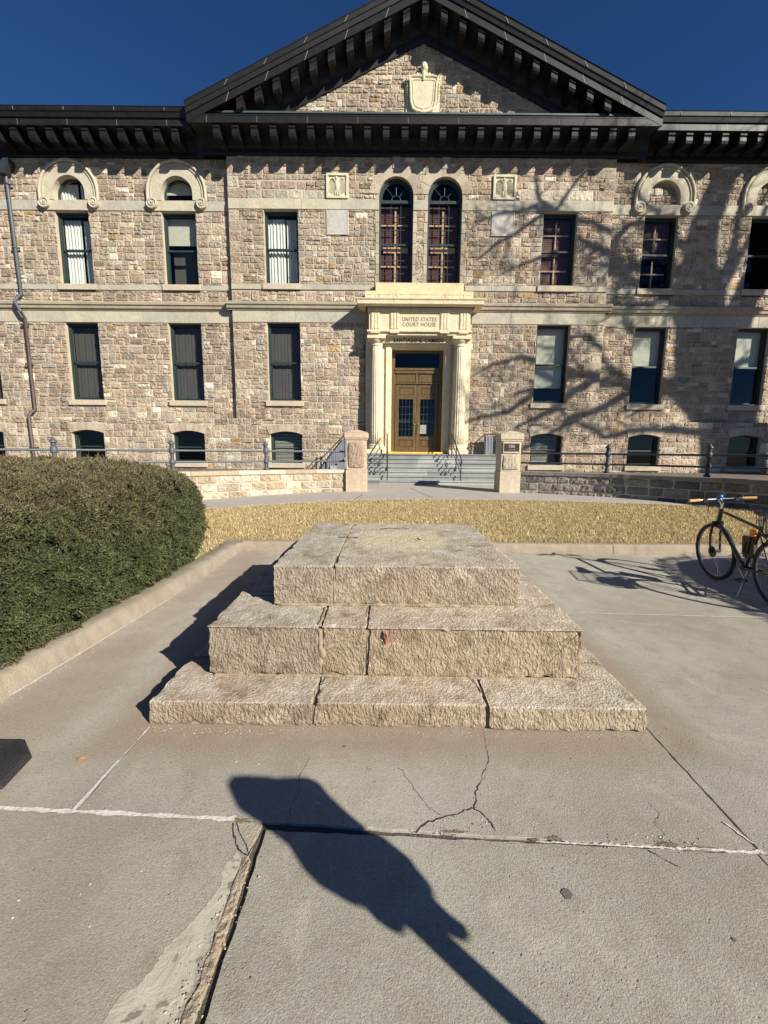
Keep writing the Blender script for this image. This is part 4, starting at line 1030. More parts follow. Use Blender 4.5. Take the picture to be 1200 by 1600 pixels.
# relief panels with an eagle and blank tablets
def relief(x0, x1, z0, z1):
    mb = MB(); mb.col = (.56, .52, .38); Y = YP; f_ = .085
    mb.box(x0, x1, Y-.03, Y+.03, z0, z1)
    mb.bbox(x0, x0+f_, Y-.085, Y-.028, z0, z1, .006); mb.bbox(x1-f_, x1, Y-.085, Y-.028, z0, z1, .006)
    mb.bbox(x0+f_, x1-f_, Y-.085, Y-.028, z0, z0+f_, .006); mb.bbox(x0+f_, x1-f_, Y-.085, Y-.028, z1-f_, z1, .006)
    c = (x0+x1)/2; zc = (z0+z1)/2
    mb.ball((c, Y-.05, zc+.02), .10, 12, 8, (1, .45, 2.1)); mb.ball((c-.03, Y-.06, zc+.28), .055, 10, 6, (1.1, .7, 1)); mb.ball((c-.09, Y-.06, zc+.27), .022, 8, 6, (1.6, .6, .7))
    for sx in (-1, 1):
        mb.tube([(c+sx*.07, Y-.045, zc+.14), (c+sx*.17, Y-.05, zc+.27), (c+sx*.26, Y-.05, zc+.23)], [.045, .055, .04], 8, flat=.6)
        for k in range(5): mb.tube([(c+sx*(.12+.045*k), Y-.04, zc+.22-.01*k), (c+sx*(.12+.048*k), Y-.04, zc-.27+.015*k)], [.026, .017], 6, flat=.6)
        mb.tube([(c+sx*.05, Y-.045, zc-.14), (c+sx*.07, Y-.045, zc-.30)], [.04, .025], 6); mb.ball((c+sx*.075, Y-.05, zc-.31), .035, 8, 6, (1.3, .6, .6))
    mb.tube([(c, Y-.045, zc-.15), (c, Y-.045, zc-.33)], [.03, .055], 6, flat=.6)
    return obj('eagle_relief', mb, M['trim'], B, smooth=True)
relief(-2.39, -1.52, 11.41, 12.31); relief(4.20, 5.11, 11.41, 12.30)
for x0, x1 in ((-2.40, -1.53), (4.19, 5.10)):
    mb = MB(); mb.col = (.42, .40, .37); mb.bbox(x0, x1, YP-.04, YP+.03, 10.11, 11.0, .008); o = obj('blank_tablet', mb, M['trim'], B)
    mb = MB(); mb.col = (.50, .47, .42); 
    for a, b_, c, d in ((x0, x1, 10.09, 10.125), (x1-.03, x1+.01, 10.1, 11.0)): mb.box(a, b_, YP-.055, YP-.035, c, d)
    obj('tablet_edge', mb, M['trim'], o)
# cartouche in the pediment
def cartouche():
    mb = MB(); Y = YP; c = 1.36; mb.col = (.58, .53, .37)
    mb.bbox(c-.66, c+.62, Y-.06, Y+.03, 14.05, 15.62, .01)
    sh = [(-.56, 15.55), (-.40, 15.60), (.40, 15.60), (.56, 15.55), (.50, 15.40), (.47, 14.75), (.40, 14.52), (.24, 14.42), (.06, 14.40), (0, 14.30), (-.06, 14.40), (-.24, 14.42), (-.40, 14.52), (-.47, 14.75), (-.50, 15.40)]
    mb.prism([(c+x_, z_) for x_, z_ in sh][::-1], lambda x_, z_: (x_, Y-.17, z_), lambda x_, z_: (x_, Y-.05, z_))
    def rim(k, rr, y_): 
        pts = [(c+x_*k, y_, 15.0+(z_-15.0)*k) for x_, z_ in sh]; mb.tube(pts+[pts[0]], rr, 8)
    rim(1.0, .045, Y-.17); rim(.80, .016, Y-.175)
    for sx in (-1, 1):
        mb.tube([(c+sx*.50, Y-.16, 15.50), (c+sx*.60, Y-.18, 15.62), (c+sx*.64, Y-.17, 15.52), (c+sx*.59, Y-.16, 15.46)], .04, 8)
        for k in range(7): mb.ball((c+sx*(.60-.006*k), Y-.11, 15.38-.10*k), .045-.003*k, 8, 6, (1, .9, 1.2))
        for k in range(4): mb.ball((c+sx*(.12+.11*k), Y-.12, 15.70-.015*k*k), .055, 8, 6, (1.1, .7, 1.3))
    mb.ball((c+.02, Y-.16, 15.90), .13, 14, 10, (1, .9, 1.35)); mb.ball((c-.03, Y-.26, 15.88), .03, 8, 6, (1, 1, 1.4)); mb.tube([(c, Y-.16, 15.80), (c, Y-.18, 15.55), (c, Y-.19, 15.45)], [.08, .06, .03], 8)
    o = obj('shield_cartouche', mb, M['trim'], B, smooth=True)
cartouche()

# --- roof, eaves, brackets
PF, WF = YP-1.0, YW-1.02
def eave_run(mb, x0, x1, F, Yw, top=13.95, wing=True):
    mb.xprof([(F, 13.42), (F+.05, 13.42), (F+.05, 13.46), (Yw+.02, 13.46), (Yw+.02, 13.70), (F-.0, 13.70), (F, 13.64)], x0, x1)   # fascia and soffit
    if wing: mb.xprof([(F-.05, 13.66), (F-.10, 13.80), (F-.13, 13.82), (F-.15, 13.94), (F-.17, 13.96), (F+.10, 13.99), (F+.2, 13.66)], x0, x1)
    mb.xprof([(Yw-.0, 12.92), (Yw-.08, 12.92), (Yw-.10, 12.98), (Yw-.10, 13.12), (Yw-.16, 13.20), (Yw-.20, 13.30), (Yw-.28, 13.46), (Yw, 13.46)], x0, x1)   # bed moulding
mb = MB(); eave_run(mb, WL, XC-8.66, WF, YW); obj('wing_eave', mb, M['metal'], B); mb = MB(); eave_run(mb, XC+8.66, WR, WF, YW); obj('wing_eave', mb, M['metal'], B)
for a_, b_ in ((XC-8.66, XL), (XR, XC+8.66)): mb = MB(); mb.xprof([(YW-.08, 12.92), (YW-.10, 13.46), (YW+.02, 13.46), (YW+.02, 12.92)], a_, b_); obj('bed_moulding', mb, M['metal'], B)
mb = MB(); eave_run(mb, XC-8.73, XC+8.73, PF, YP, wing=False)
mb.xprof([(PF, 13.645), (PF+.0, 13.66), (YP+.02, 13.74), (YP+.02, 13.645)], XC-8.7, XC+8.7)
obj('pediment_cornice', mb, M['metal'], B)
mb = MB()
for xx in np.arange(WL+1, XC-8.7, 1.85).tolist()+np.arange(XC+9.4, WR, 1.85).tolist(): mb.box(xx, xx+.012, WF-.003, WF+.01, 13.43, 13.64); mb.box(xx, xx+.012, WF-.155, WF-.1, 13.83, 13.94)
for xx in np.arange(XC-8, XC+8.4, 1.85): mb.box(xx, xx+.012, PF-.004, PF+.01, 13.43, 13.64)
obj('soldered_seams', mb, m_simple('solder', (.20, .18, .15), .5), B)
def bracket_prof(F, Yw, dz=0):
    return [(F+.07, 13.455+dz), (F+.06, 13.36+dz), (F+.05, 13.31+dz), (F+.09, 13.28+dz), (F+.07, 13.24+dz), (F+.06, 13.12+dz), (F+.09, 13.04+dz), (F+.16, 13.0+dz), (F+.28, 13.03+dz), (F+.45, 13.08+dz), (F+.65, 13.10+dz), (Yw-.09, 13.06+dz), (Yw-.09, 13.455+dz)]
def bracket(xc, F, Yw):
    mb = MB(); mb.xprof(bracket_prof(F, Yw), xc-.12, xc+.12); mb.box(xc-.145, xc+.145, F+.04, Yw-.1, 13.40, 13.456)
    return obj('bracket', mb, M['metal'], B)
for k in range(23): bracket(XC+(k-11)*.698, PF, YP)
for k in range(11): bracket(XC-9.32-.67*k, WF, YW)
for k in range(8): bracket(XC+9.28+.67*k, WF, YW)
# raking cornices
SL = .462; XE = 8.73
def zt(x, z_apex): return z_apex-SL*abs(x-XC)
for sx in (-1, 1):
    mb = MB()
    def rk(prof):       # prof (y, z at apex); swept down the slope, ends cut plumb
        n = len(prof); b = len(mb.v); xe = XC+sx*XE
        mb.v += [(XC, y, z) for y, z in prof]+[(xe, y, z-SL*XE) for y, z in prof]
        for i in range(n): j = (i+1) % n; mb.face([b+i, b+j, b+n+j, b+n+i])
        mb.face([b+i for i in range(n)]); mb.face([b+n+i for i in range(n)][::-1])
    A = 17.45
    rk([(PF-.01, A), (PF+.05, A), (PF+.05, A+.05), (YP+.02, A+.05), (YP+.02, A+.32), (PF-.01, A+.32), (PF-.01, A+.27)])
    rk([(PF-.05, A+.26), (PF-.09, A+.40), (PF-.12, A+.42), (PF-.14, A+.56), (PF-.17, A+.60), (PF+.05, A+.64), (PF+.1, A+.26)])
    rk([(YP-.0, 16.80), (YP-.09, 16.80), (YP-.11, 16.90), (YP-.13, 17.08), (YP-.20, 17.22), (YP-.28, 17.50), (YP, 17.50)])
    obj('raking_cornice', mb, M['metal'], B)
for k in range(-10, 11):
    xc = XC-.03+k*.675; dz = (A-13.455+.05)-SL*abs(xc-XC); mb = MB(); b = len(mb.v)
    pr = bracket_prof(PF, YP); n = len(pr)
    for xx in (xc-.12, xc+.12):
        zz = A+.05-SL*abs(xx-XC)-13.455
        mb.v += [(xx, y, z+(zz)) for y, z in pr]
    for i in range(n): j = (i+1) % n; mb.face([i, j, n+j, n+i])
    mb.face(range(n)); mb.face(range(2*n-1, n-1, -1)); obj('raking_bracket', mb, M['metal'], B)
mb = MB()
for k in range(1, 6):
    for sx in (-1, 1):
        x_ = XC+sx*k*1.45; 
        for (y_, zl, zh) in ((PF-.014, A, A+.26), (PF-.145, A+.42, A+.56)):
            b = len(mb.v); d = .008
            mb.v += [(x_-d, y_, zl-SL*abs(x_-XC)), (x_+d, y_, zl-SL*abs(x_-XC)), (x_+d-sx*.12, y_, zh-SL*abs(x_-sx*.12-XC)), (x_-d-sx*.12, y_, zh-SL*abs(x_-sx*.12-XC))]; mb.face([b, b+1, b+2, b+3])
obj('soldered_seams', mb, m_simple('solder_pale', (.30, .24, .18), .5), B, recalc=False)
mb = MB()
A2 = 17.45+.62
for sx in (-1, 1):
    mb.prism([(PF-.05, A2-.05), (PF-.05, A2), (YP+9, A2), (YP+9, A2-.05)], lambda y, z: (XC, y, z), lambda y, z, sx=sx: (XC+sx*XE, y, z-SL*XE))
mb.prism([(WL, WF+.02, 13.96), (WL, YP+9, 16.6), (WR, YP+9, 16.6), (WR, WF+.02, 13.96)], lambda x_, y, z: (x_, y, z-.06), lambda x_, y, z: (x_, y, z))
obj('roof', mb, m_simple('patinated_roof', (.05, .085, .08), .5), B)
mb = MB(); mb.box(WL, WR, YP+5, YP+5.2, .2, 13.4); mb.box(WL, WR, YP+.43, YP+5, 2.75, 2.9); mb.box(WL, WR, YP+.43, YP+5, 7.2, 7.6); mb.box(WL, WR, YP+.43, YP+5, 13.2, 13.4); mb.box(WL, WR, YP+.43, YP+5, .2, .35)
mb.box(WL-.2, WL, YP-.0, YP+9, .2, 13.4); mb.box(WR, WR+.2, YP, YP+9, .2, 13.4)
xw = [-15, -10.5, -6.5, -1.5, 4.2, 9.3, 13.4]
for q in xw: mb.box(q-.1, q+.1, YP+.43, YP+5, .3, 13.3)
obj('rooms', mb, M['interior'], B)
mb = MB(); mb.col = (.3, .26, .2); mb.box(WL, WL+.3, YP+.3, YP+9, .2, 13.4); mb.box(WR-.3, WR, YP+.3, YP+9, .2, 13.4); mb.box(WL, WR, YP+8.8, YP+9, .2, 13.4); obj('rear_wall', mb, M['rubble'], B)

# --- portico
PY = YP-.65; GC = (.62, .545, .375)
mb = MB(); mb.col = GC
# rear wall facing of the portico with door opening; antae
mb.box(-.72, .22, YP-.10, YP+.03, 1.42, 6.2); mb.box(2.50, 3.44, YP-.10, YP+.03, 1.42, 6.2); mb.box(.22, 2.50, YP-.10, YP+.03, 5.80, 6.2)
mb.bbox(-.80, -.52, YP-.26, YP-.10, 1.42, 6.13, .008); mb.bbox(3.24, 3.52, YP-.26, YP-.10, 1.42, 6.13, .008)
for x0, x1 in ((.02, .24), (2.48, 2.70)): mb.bbox(x0, x1, YP-.17, YP-.101, 1.50, 5.92, .012)
mb.bbox(.02, 2.70, YP-.18, YP-.101, 5.80, 5.98, .012)
mb.box(.20, .27, YP-.12, YP+.42, 1.42, 5.8); mb.box(2.45, 2.52, YP-.12, YP+.42, 1.42, 5.8); mb.box(.27, 2.45, YP-.12, YP+.42, 5.74, 5.80)
obj('portico_wall', mb, M['trim'], B)
mb = MB(); mb.col = GC
mb.bbox(-.70, 3.42, PY+.06, YP-.02, 5.955 if False else 6.13, 6.24, .006)         # architrave
mb.bbox(-.52, 3.24, PY+.30, YP-.03, 5.90, 6.13, .006)
mb.bbox(-.74, 3.46, PY-.03, YP-.02, 6.24, 6.31, .008)
mb.box(-.66, 3.38, PY+.05, YP-.02, 6.31, 7.03)
for c_ in (-1.77, -1.0, 1.0, 1.77):
    x_ = XC+c_
    for k in (-1, 0, 1): mb.bbox(x_+k*.115-.045, x_+k*.115+.045, PY-.0, PY+.052, 6.36, 6.97, .012)
    mb.box(x_-.18, x_+.18, PY+.02, PY+.051, 6.33, 6.99); mb.bbox(x_-.19, x_+.19, PY-.045, PY+.0, 6.19, 6.24, .004)
mb.box(-.70, 3.42, PY-.01, YP-.02, 6.99, 7.035)
nd = 54
for k in range(nd): x_ = -.70+4.12*(k+.5)/nd; mb.box(x_-.024, x_+.024, PY-.085, PY+.01, 7.045, 7.13)
mb.box(-.72, 3.44, PY-.02, YP-.02, 7.035, 7.16)
mb.prism([(-.80, 3.52, PY-.10, 7.16), (-1.06, 3.78, PY-.26, 7.19), (-1.10, 3.82, PY-.30, 7.21), (-1.12, 3.84, PY-.31, 7.33), (-1.16, 3.88, PY-.35, 7.38), (-1.16, 3.88, PY-.35, 7.41), (-.9, 3.6, PY-.2, 7.46)],
         lambda a, b_, y, z: (a, y, z), lambda a, b_, y, z: (b_, y, z), cap=False)
pr = [(-.80, 3.52, PY-.10, 7.16), (-1.06, 3.78, PY-.26, 7.19), (-1.10, 3.82, PY-.30, 7.21), (-1.12, 3.84, PY-.31, 7.33), (-1.16, 3.88, PY-.35, 7.38), (-1.16, 3.88, PY-.35, 7.41), (-.9, 3.6, PY-.2, 7.46)]
for side in (0, 1):
    b = len(mb.v)
    for p in pr: mb.v += [(p[side], p[2], p[3]), (p[side], YP-.02, p[3])]
    for i in range(len(pr)-1): q = b+2*i; mb.face([q, q+1, q+3, q+2])
b = len(mb.v); mb.v += [(-.9, PY-.2, 7.46), (3.6, PY-.2, 7.46), (3.6, YP, 7.5), (-.9, YP, 7.5)]; mb.face([b, b+1, b+2, b+3])
obj('entablature', mb, M['trim'], B, recalc=False)
mb = MB(); mb.col = (.60, .50, .31); mb.bbox(-.84, 3.50, YP-.42, YP+.0, 7.46, 7.86, .01); mb.bbox(-.42, 3.12, YP-.28, YP+.0, 7.865, 8.22, .01)
for c_ in (-1.77, -1.0, 1.0, 1.77):
    x_ = XC+c_*.96; mb.tube([(x_-.07, YP-.425, 7.50), (x_-.07, YP-.425, 7.68), (x_-.04, YP-.425, 7.73), (x_+.04, YP-.425, 7.73), (x_+.07, YP-.425, 7.68), (x_+.07, YP-.425, 7.50)], .012, 5)
for a, b_ in ((-.74, -.55), (-.32, .18), (.55, 2.12), (2.45, 2.98), (3.2, 3.40)): mb.box(a, b_, YP-.432, YP-.418, 7.72, 7.735)
obj('parapet_blocks', mb, M['trim'], B)
def column(xc):
    yc = PY+.30
    mb = MB(); mb.col = GC; prof = [(.285, 1.80), (.283, 2.4), (.278, 3.2), (.268, 4.0), (.256, 4.8), (.243, 5.45), (.238, 5.74)]
    mb.lathe(prof, xc, yc, 160, 20, .022); o = obj('column', mb, M['trim'], B, smooth='all')
    mb = MB(); mb.col = GC; mb.lathe([(.235, 5.73), (.25, 5.74), (.25, 5.77), (.24, 5.78), (.24, 5.83), (.255, 5.84), (.29, 5.88), (.345, 5.95), (.35, 5.975)], xc, yc, 40)
    mb.bbox(xc-.375, xc+.375, yc-.375, yc+.375, 5.975, 6.10, .01); obj('capital', mb, M['trim'], o, smooth=True)
    mb = MB(); mb.col = GC; mb.lathe([(.37, 1.60), (.385, 1.64), (.37, 1.70), (.33, 1.72), (.33, 1.75), (.34, 1.78), (.30, 1.81)], xc, yc, 40)
    mb.bbox(xc-.39, xc+.39, yc-.39, yc+.34, 1.42, 1.60, .01); obj('base', mb, M['trim'], o, smooth=True)
column(-.36); column(3.06)
def text(s, name, x0, x1, z0, z1, Y, mat, parent, ext=.004):
    cu = bpy.data.curves.new(name, 'FONT'); cu.body = s; cu.size = 1; cu.extrude = .02; cu.space_character = 1.15; cu.offset = .022 if mat is M['darkletter'] else .008
    o = bpy.data.objects.new(name, cu); sc.collection.objects.link(o); cu.materials.append(mat)
    bpy.context.view_layer.update(); bb = [Vector(c) for c in o.bound_box]; mnx = min(v.x for v in bb); mxx = max(v.x for v in bb); mny = min(v.y for v in bb); mxy = max(v.y for v in bb)
    sx_, sy_ = (x1-x0)/(mxx-mnx), (z1-z0)/(mxy-mny); og = org(parent)
    o.rotation_euler = (R(90), 0, 0); o.scale = (sx_, sy_, .3); o.parent = parent; o['_org'] = tuple(og)
    o.location = (x0-mnx*sx_-og.x, Y-og.y, z0-mny*sy_-og.z); bpy.context.view_layer.update()
    me = bpy.data.meshes.new_from_object(o.evaluated_get(bpy.context.evaluated_depsgraph_get())); q = bpy.data.objects.new(name, me); sc.collection.objects.link(q)
    q.parent = parent; q['_org'] = tuple(og); q.rotation_euler = o.rotation_euler; q.scale = o.scale; q.location = o.location
    if not me.materials: me.materials.append(mat)
    bpy.data.objects.remove(o); return q
text('UNITED STATES', 'inscription', .66, 2.02, 6.665, 6.815, PY+.048, M['incised'], B)
text('COURT HOUSE', 'inscription', .68, 2.01, 6.465, 6.615, PY+.048, M['incised'], B)
text('SANTIAGO E. CAMPOS', 'bronze_lettering', .33, 2.36, 5.915, 6.075, PY+.30-.004, M['darkletter'], B)

# --- door
DY = YP+.26
mb = MB()
mb.box(.27, .42, DY, DY+.12, 1.50, 5.74); mb.box(2.30, 2.45, DY, DY+.12, 1.50, 5.74); mb.box(.42, 2.30, DY, DY+.12, 5.62, 5.74)
mb.box(.42, 2.30, DY-.03, DY+.12, 4.80, 5.02); mb.box(.42, 2.30, DY-.06, DY-.03, 4.93, 5.0)
mb.bbox(.50, 1.30, DY+.02, DY+.1, 4.44, 4.76, .015); mb.bbox(1.42, 2.22, DY+.02, DY+.1, 4.44, 4.76, .015); mb.box(.42, 2.30, DY+.04, DY+.12, 4.38, 4.80); mb.box(.42, 2.30, DY-.0, DY+.04, 4.37, 4.43)
mb.box(1.31, 1.41, DY+.0, DY+.1, 4.43, 4.79)
df = obj('door_frame', mb, M['wood'], B)
mb = MB(); mb.box(.45, 2.27, DY+.05, DY+.06, 5.02, 5.62); obj('transom_window', mb, M['glass'], df)
for sx in (-1, 1):
    x0, x1 = (.44, 1.355) if sx < 0 else (1.365, 2.28)
    mb = MB(); s0, s1 = x0+.16, x1-.14
    mb.box(x0, s0, DY+.05, DY+.11, 1.52, 4.36); mb.box(s1, x1, DY+.05, DY+.11, 1.52, 4.36)
    mb.box(s0, s1, DY+.05, DY+.11, 1.52, 1.70); mb.box(s0, s1, DY+.05, DY+.11, 2.02, 2.16); mb.box(s0, s1, DY+.05, DY+.11, 3.74, 3.90); mb.box(s0, s1, DY+.05, DY+.11, 4.22, 4.36)
    mb.bbox(s0+.03, s1-.03, DY+.065, DY+.10, 1.73, 1.99, .012); mb.bbox(s0+.03, s1-.03, DY+.065, DY+.10, 3.93, 4.19, .012); mb.box(s0, s1, DY+.08, DY+.10, 1.70, 2.02); mb.box(s0, s1, DY+.08, DY+.10, 3.90, 4.22)
    d = obj('door', mb, M['wood'], B)
    mb = MB(); mb.box(s0, s1, DY+.075, DY+.083, 2.16, 3.74); obj('glass', mb, M['glass'], d)
    mb = MB()
    for k in range(1, 4): xx = s0+(s1-s0)*k/4; mb.box(xx-.01, xx+.01, DY+.085, DY+.10, 2.16, 3.74)
    for k in range(1, 5): zz = 2.16+1.58*k/5; mb.box(s0, s1, DY+.086, DY+.099, zz-.01, zz+.01)
    obj('grille', mb, M['iron'], d)
    hx = x1-.07 if sx < 0 else x0+.07
    mb = MB(); mb.tube([(hx, DY+.04, 2.28), (hx, DY-.02, 2.30), (hx, DY-.02, 2.55), (hx, DY+.04, 2.57)], .014, 8); mb.ball((hx, DY+.03, 2.68), .03); obj('handle', mb, m_simple('brass', (.6, .42, .15), .3, 1), d, smooth=True)
mb = MB(); mb.box(1.50, 1.80, DY+.06, DY+.064, 2.28, 2.66); obj('paper_notice', mb, m_simple('paper', (.30, .30, .29), .8), df)
mb = MB(); mb.box(.0, 2.62, YP-.30, YP+.3, 1.425, 1.50); obj('threshold', mb, M['yellow'], B)

# --- front steps (part of the building)
mb = MB()
SC = [(.27, .28, .27), (.20, .21, .20), (.33, .34, .325), (.235, .245, .235)]
for k in range(7):
    z0, z1 = .27+.164*k, .27+.164*(k+1); y0 = 15.98+.28*k; x = -1.42
    while x < 4.70:
        e = min(4.72, x+random.uniform(1.2, 1.8)); e = 4.72 if 4.72-e < .6 else e
        mb.col = random.choice(SC); mb.box(x+.002, e-.002, y0+.025, y0+.36 if k < 6 else YP-.1, z0-.02 if k else z0-.2, z1-.05)
        mb.bbox(x+.002, e-.002, y0-.012, y0+.34 if k < 6 else YP-.1, z1-.05, z1, .008); x = e
    mb.box(-1.40, 4.70, y0+.2, YP-.1, z0-.1, z1-.03)
obj('steps', mb, M['granite'], B)
# side flight going down to the left and platform to the right
mb = MB()
for k in range(5): mb.col = SC[k % 3]; mb.bbox(-1.62-.28*k, -1.42-.28*k+.1, 17.2, 18.35, .5, 1.42-.164*(k+1), .005)
mb.col = (.20, .22, .25); mb.prism([(-2.9, .55), (-1.45, .55), (-1.45, 2.12), (-1.66, 2.12)], lambda x_, z_: (x_, 18.28, z_), lambda x_, z_: (x_, 18.33, z_))
obj('stair_cheek', mb, M['granite'], B); mb = MB(); mb.col = (.24, .26, .29); mb.bbox(4.22, 4.66, 18.10, 18.2, 1.45, 2.16, .01)
obj('stair_cheek', mb, M['granite'], B)

# downpipe and hopper
mb = MB(); yy = YW-.13
mb.tube([(-14.97, yy-.14, 7.04), (-14.95, yy, 6.85), (-14.93, yy, 3.16), (-15.04, yy-.12, 3.0), (-15.05, yy-.22, 2.85), (-15.02, yy-.22, .7)], .062, 12)
for z_ in (6.6, 5.0): mb.ring((-15.03, yy, z_), (0, 0, 1), .07, .022, 20, 6); mb.box(-15.16, -14.82, yy+.0, yy+.04, z_-.03, z_+.03)
mb.ring((-15.03, yy-.22, 1.55), (0, 0, 1), .07, .022, 20, 6); mb.box(-15.2, -14.8, yy-.2, yy-.16, 1.5, 1.58)
dp = obj('downpipe', mb, M['pipe'], B, smooth=True)
mb = MB(); mb.tube([(-15.10, yy, 12.28), (-14.99, yy, 7.80), (-15.17, yy-.05, 7.60), (-15.17, yy-.16, 7.45), (-14.97, yy-.14, 7.04)], .062, 12); [(mb.ring((-15.05, yy, z_), (0, 0, 1), .07, .022, 20, 6), mb.box(-15.2, -14.86, yy, yy+.04, z_-.03, z_+.03)) for z_ in (11.9, 9.55)]; obj('upper_pipe', mb, M['iron_grey'], dp, smooth=True)
mb = MB(); mb.prism([(-.12, -.0), (.12, -.0), (.34, .35), (.34, .52), (-.40, .52), (-.40, .35)], lambda a, z_: (-15.25+a+.12, yy-.22, 12.2+z_), lambda a, z_: (-15.25+a+.12, yy+.12, 12.2+z_)); obj('rain_hopper', mb, M['iron'], dp)

# side railings by the portico
def side_rail(label, pts, zb, gap=.12, last_level=0):
    t = thing('stair_railing', label, 'railing', (pts[0][0], pts[0][1], pts[0][2]-.8))
    mb = MB(); mb.tube(pts, .022, 8); obj('handrail', mb, M['iron'], t, smooth=True)
    mb = MB()
    for a, b_ in zip(pts[:-1], pts[1:]):
        a, b_ = Vector(a), Vector(b_); n = max(1, int((b_-a).length/gap))
        for i in range(n+1):
            p = a.lerp(b_, i/n); mb.tube([(p.x, p.y, max(.6, p.z-zb)), tuple(p)], .009, 5)
    obj('baluster_row', mb, M['iron'], t)
    mb = MB()
    for p in (pts[-2] if len(pts) > 2 else pts[-1], pts[-1]): mb.box(p[0]-.02, p[0]+.02, p[1]-.02, p[1]+.02, max(.6, p[2]-.95), p[2]+.05); 
    obj('post', mb, M['iron'], t)
side_rail('dark baluster railing climbing the side flight left of the entrance', [(-3.0, 17.3, .75), (-1.62, 17.3, 2.14), (-1.42, 17.3, 2.16)], .85)
side_rail('dark baluster railing rising beside the right column of the entrance', [(3.45, 18.05, 1.62), (4.18, 18.05, 2.24), (4.66, 18.05, 2.28)], .80)
def handrail(label, X0, X1):
    t = thing('step_handrail', label, 'handrail', (X0, 16, .29))
    p0 = (X1, 17.55, 2.20); p1 = (X0, 16.08, 1.25)
    for nm, pts in (('rail', [(X1, 17.75, 2.22), p0, p1, (X0, 15.95, 1.2), (X0, 15.95, 1.05)]),):
        mb = MB(); mb.tube(pts, .024, 8); mb.tube([(p0[0], p0[1], p0[2]-.3), (p1[0], p1[1], p1[2]-.3)], .016, 6); mb.tube([(p0[0], p0[1], p0[2]-.6), (p1[0], p1[1], p1[2]-.55)], .016, 6); obj('rail', mb, M['iron'], t, smooth=True)
    for (x_, y_, a, b_) in ((X1, 17.55, 1.2, 2.2), ((X0+X1)/2, 16.8, .74, 1.7), (X0, 16.08, .29, 1.25)):
        mb = MB(); mb.tube([(x_, y_, a), (x_, y_, b_)], .022, 8); obj('post', mb, M['iron'], t)
handrail('dark iron handrail on the entrance steps, in front of the left door jamb', .115, .10)
handrail('dark iron handrail sloping down the entrance steps below the right column', 2.88, 2.74)

# ------------------------------------------------------------------ gate pillars
def pillar(x0, x1, y0, z0, label, tone, plaque=False):
    t = thing('gate_pillar', label, 'pillar', ((x0+x1)/2, y0+.33, z0)); D = .66; xc = (x0+x1)/2; yc = y0+D/2; h = (x1-x0)/2
    mb = MB(); mb.col = tone; mb.bbox(x0, x1, y0, y0+D, z0-.2, z0+.68, .012); mb.bbox(x0+.02, x1-.02, y0+.02, y0+D-.02, z0+.68, z0+1.62, .01)
    obj('shaft', mb, M['trim'], t)
    mb = MB(); mb.col = (.42, .31, .225) if not plaque else (.40, .35, .26)
    zt_ = z0+1.58 if not plaque else z0+1.22
    stone(mb, x0+.07, x1-.07, z0+.72, zt_, y0+.02, .055, .004, mb.col, .045); obj('rough_panel', mb, M['rubble'], t, recalc=False)
    mb = MB(); mb.col = tuple(q*1.05 for q in tone); mb.bbox(x0-.01, x1+.01, y0-.01, y0+D+.01, z0+1.62, z0+1.67, .008); mb.bbox(x0-.035, x1+.035, y0-.035, y0+D+.035, z0+1.67, z0+1.84, .012)
    b = len(mb.v); e = .033; mb.v += [(x0-e, y0-e, z0+1.84), (x1+e, y0-e, z0+1.84), (x1+e, y0+D+e, z0+1.84), (x0-e, y0+D+e, z0+1.84), (xc, yc, z0+1.95)]
    mb.v += [(xc-.12, y0-e, z0+1.905), (xc+.12, y0-e, z0+1.905)]
    mb.face([b, b+1, b+6, b+5]); mb.face([b+1, b+2, b+4, b+6]); mb.face([b+2, b+3, b+4]); mb.face([b+3, b, b+5, b+4]); mb.face([b+5, b+6, b+4])
    obj('cap', mb, M['trim'], t, recalc=False)
    if plaque:
        mb = MB(); mb.col = (.5, .43, .3); mb.bbox(x0+.06, x1-.06, y0-.015, y0+.03, z0+1.25, z0+1.60, .006); f = obj('plaque_frame', mb, M['trim'], t)
        mb = MB(); mb.box(x0+.09, x1-.09, y0-.022, y0+.0, z0+1.30, z0+1.545); obj('plaque', mb, M['darkletter'], f)
        text('106', 'plaque_number', xc-.09, xc+.09, z0+1.41, z0+1.51, y0-.024, m_simple('pale_letters', (.45, .43, .36), .7), f)
        text('SOUTH', 'plaque_line', xc-.12, xc+.12, z0+1.335, z0+1.37, y0-.024, m_simple('pale_letters2', (.32, .31, .26), .7), f)
    return t
pillar(-1.21, -.55, 13.3, .25, 'sandstone gate pillar with rough panel and pyramid cap, left of the entrance steps', (.48, .38, .27))
pillar(3.60, 4.25, 13.3, .25, 'stone gate pillar with a small dark plaque, right of the entrance steps', (.46, .40, .29), True)

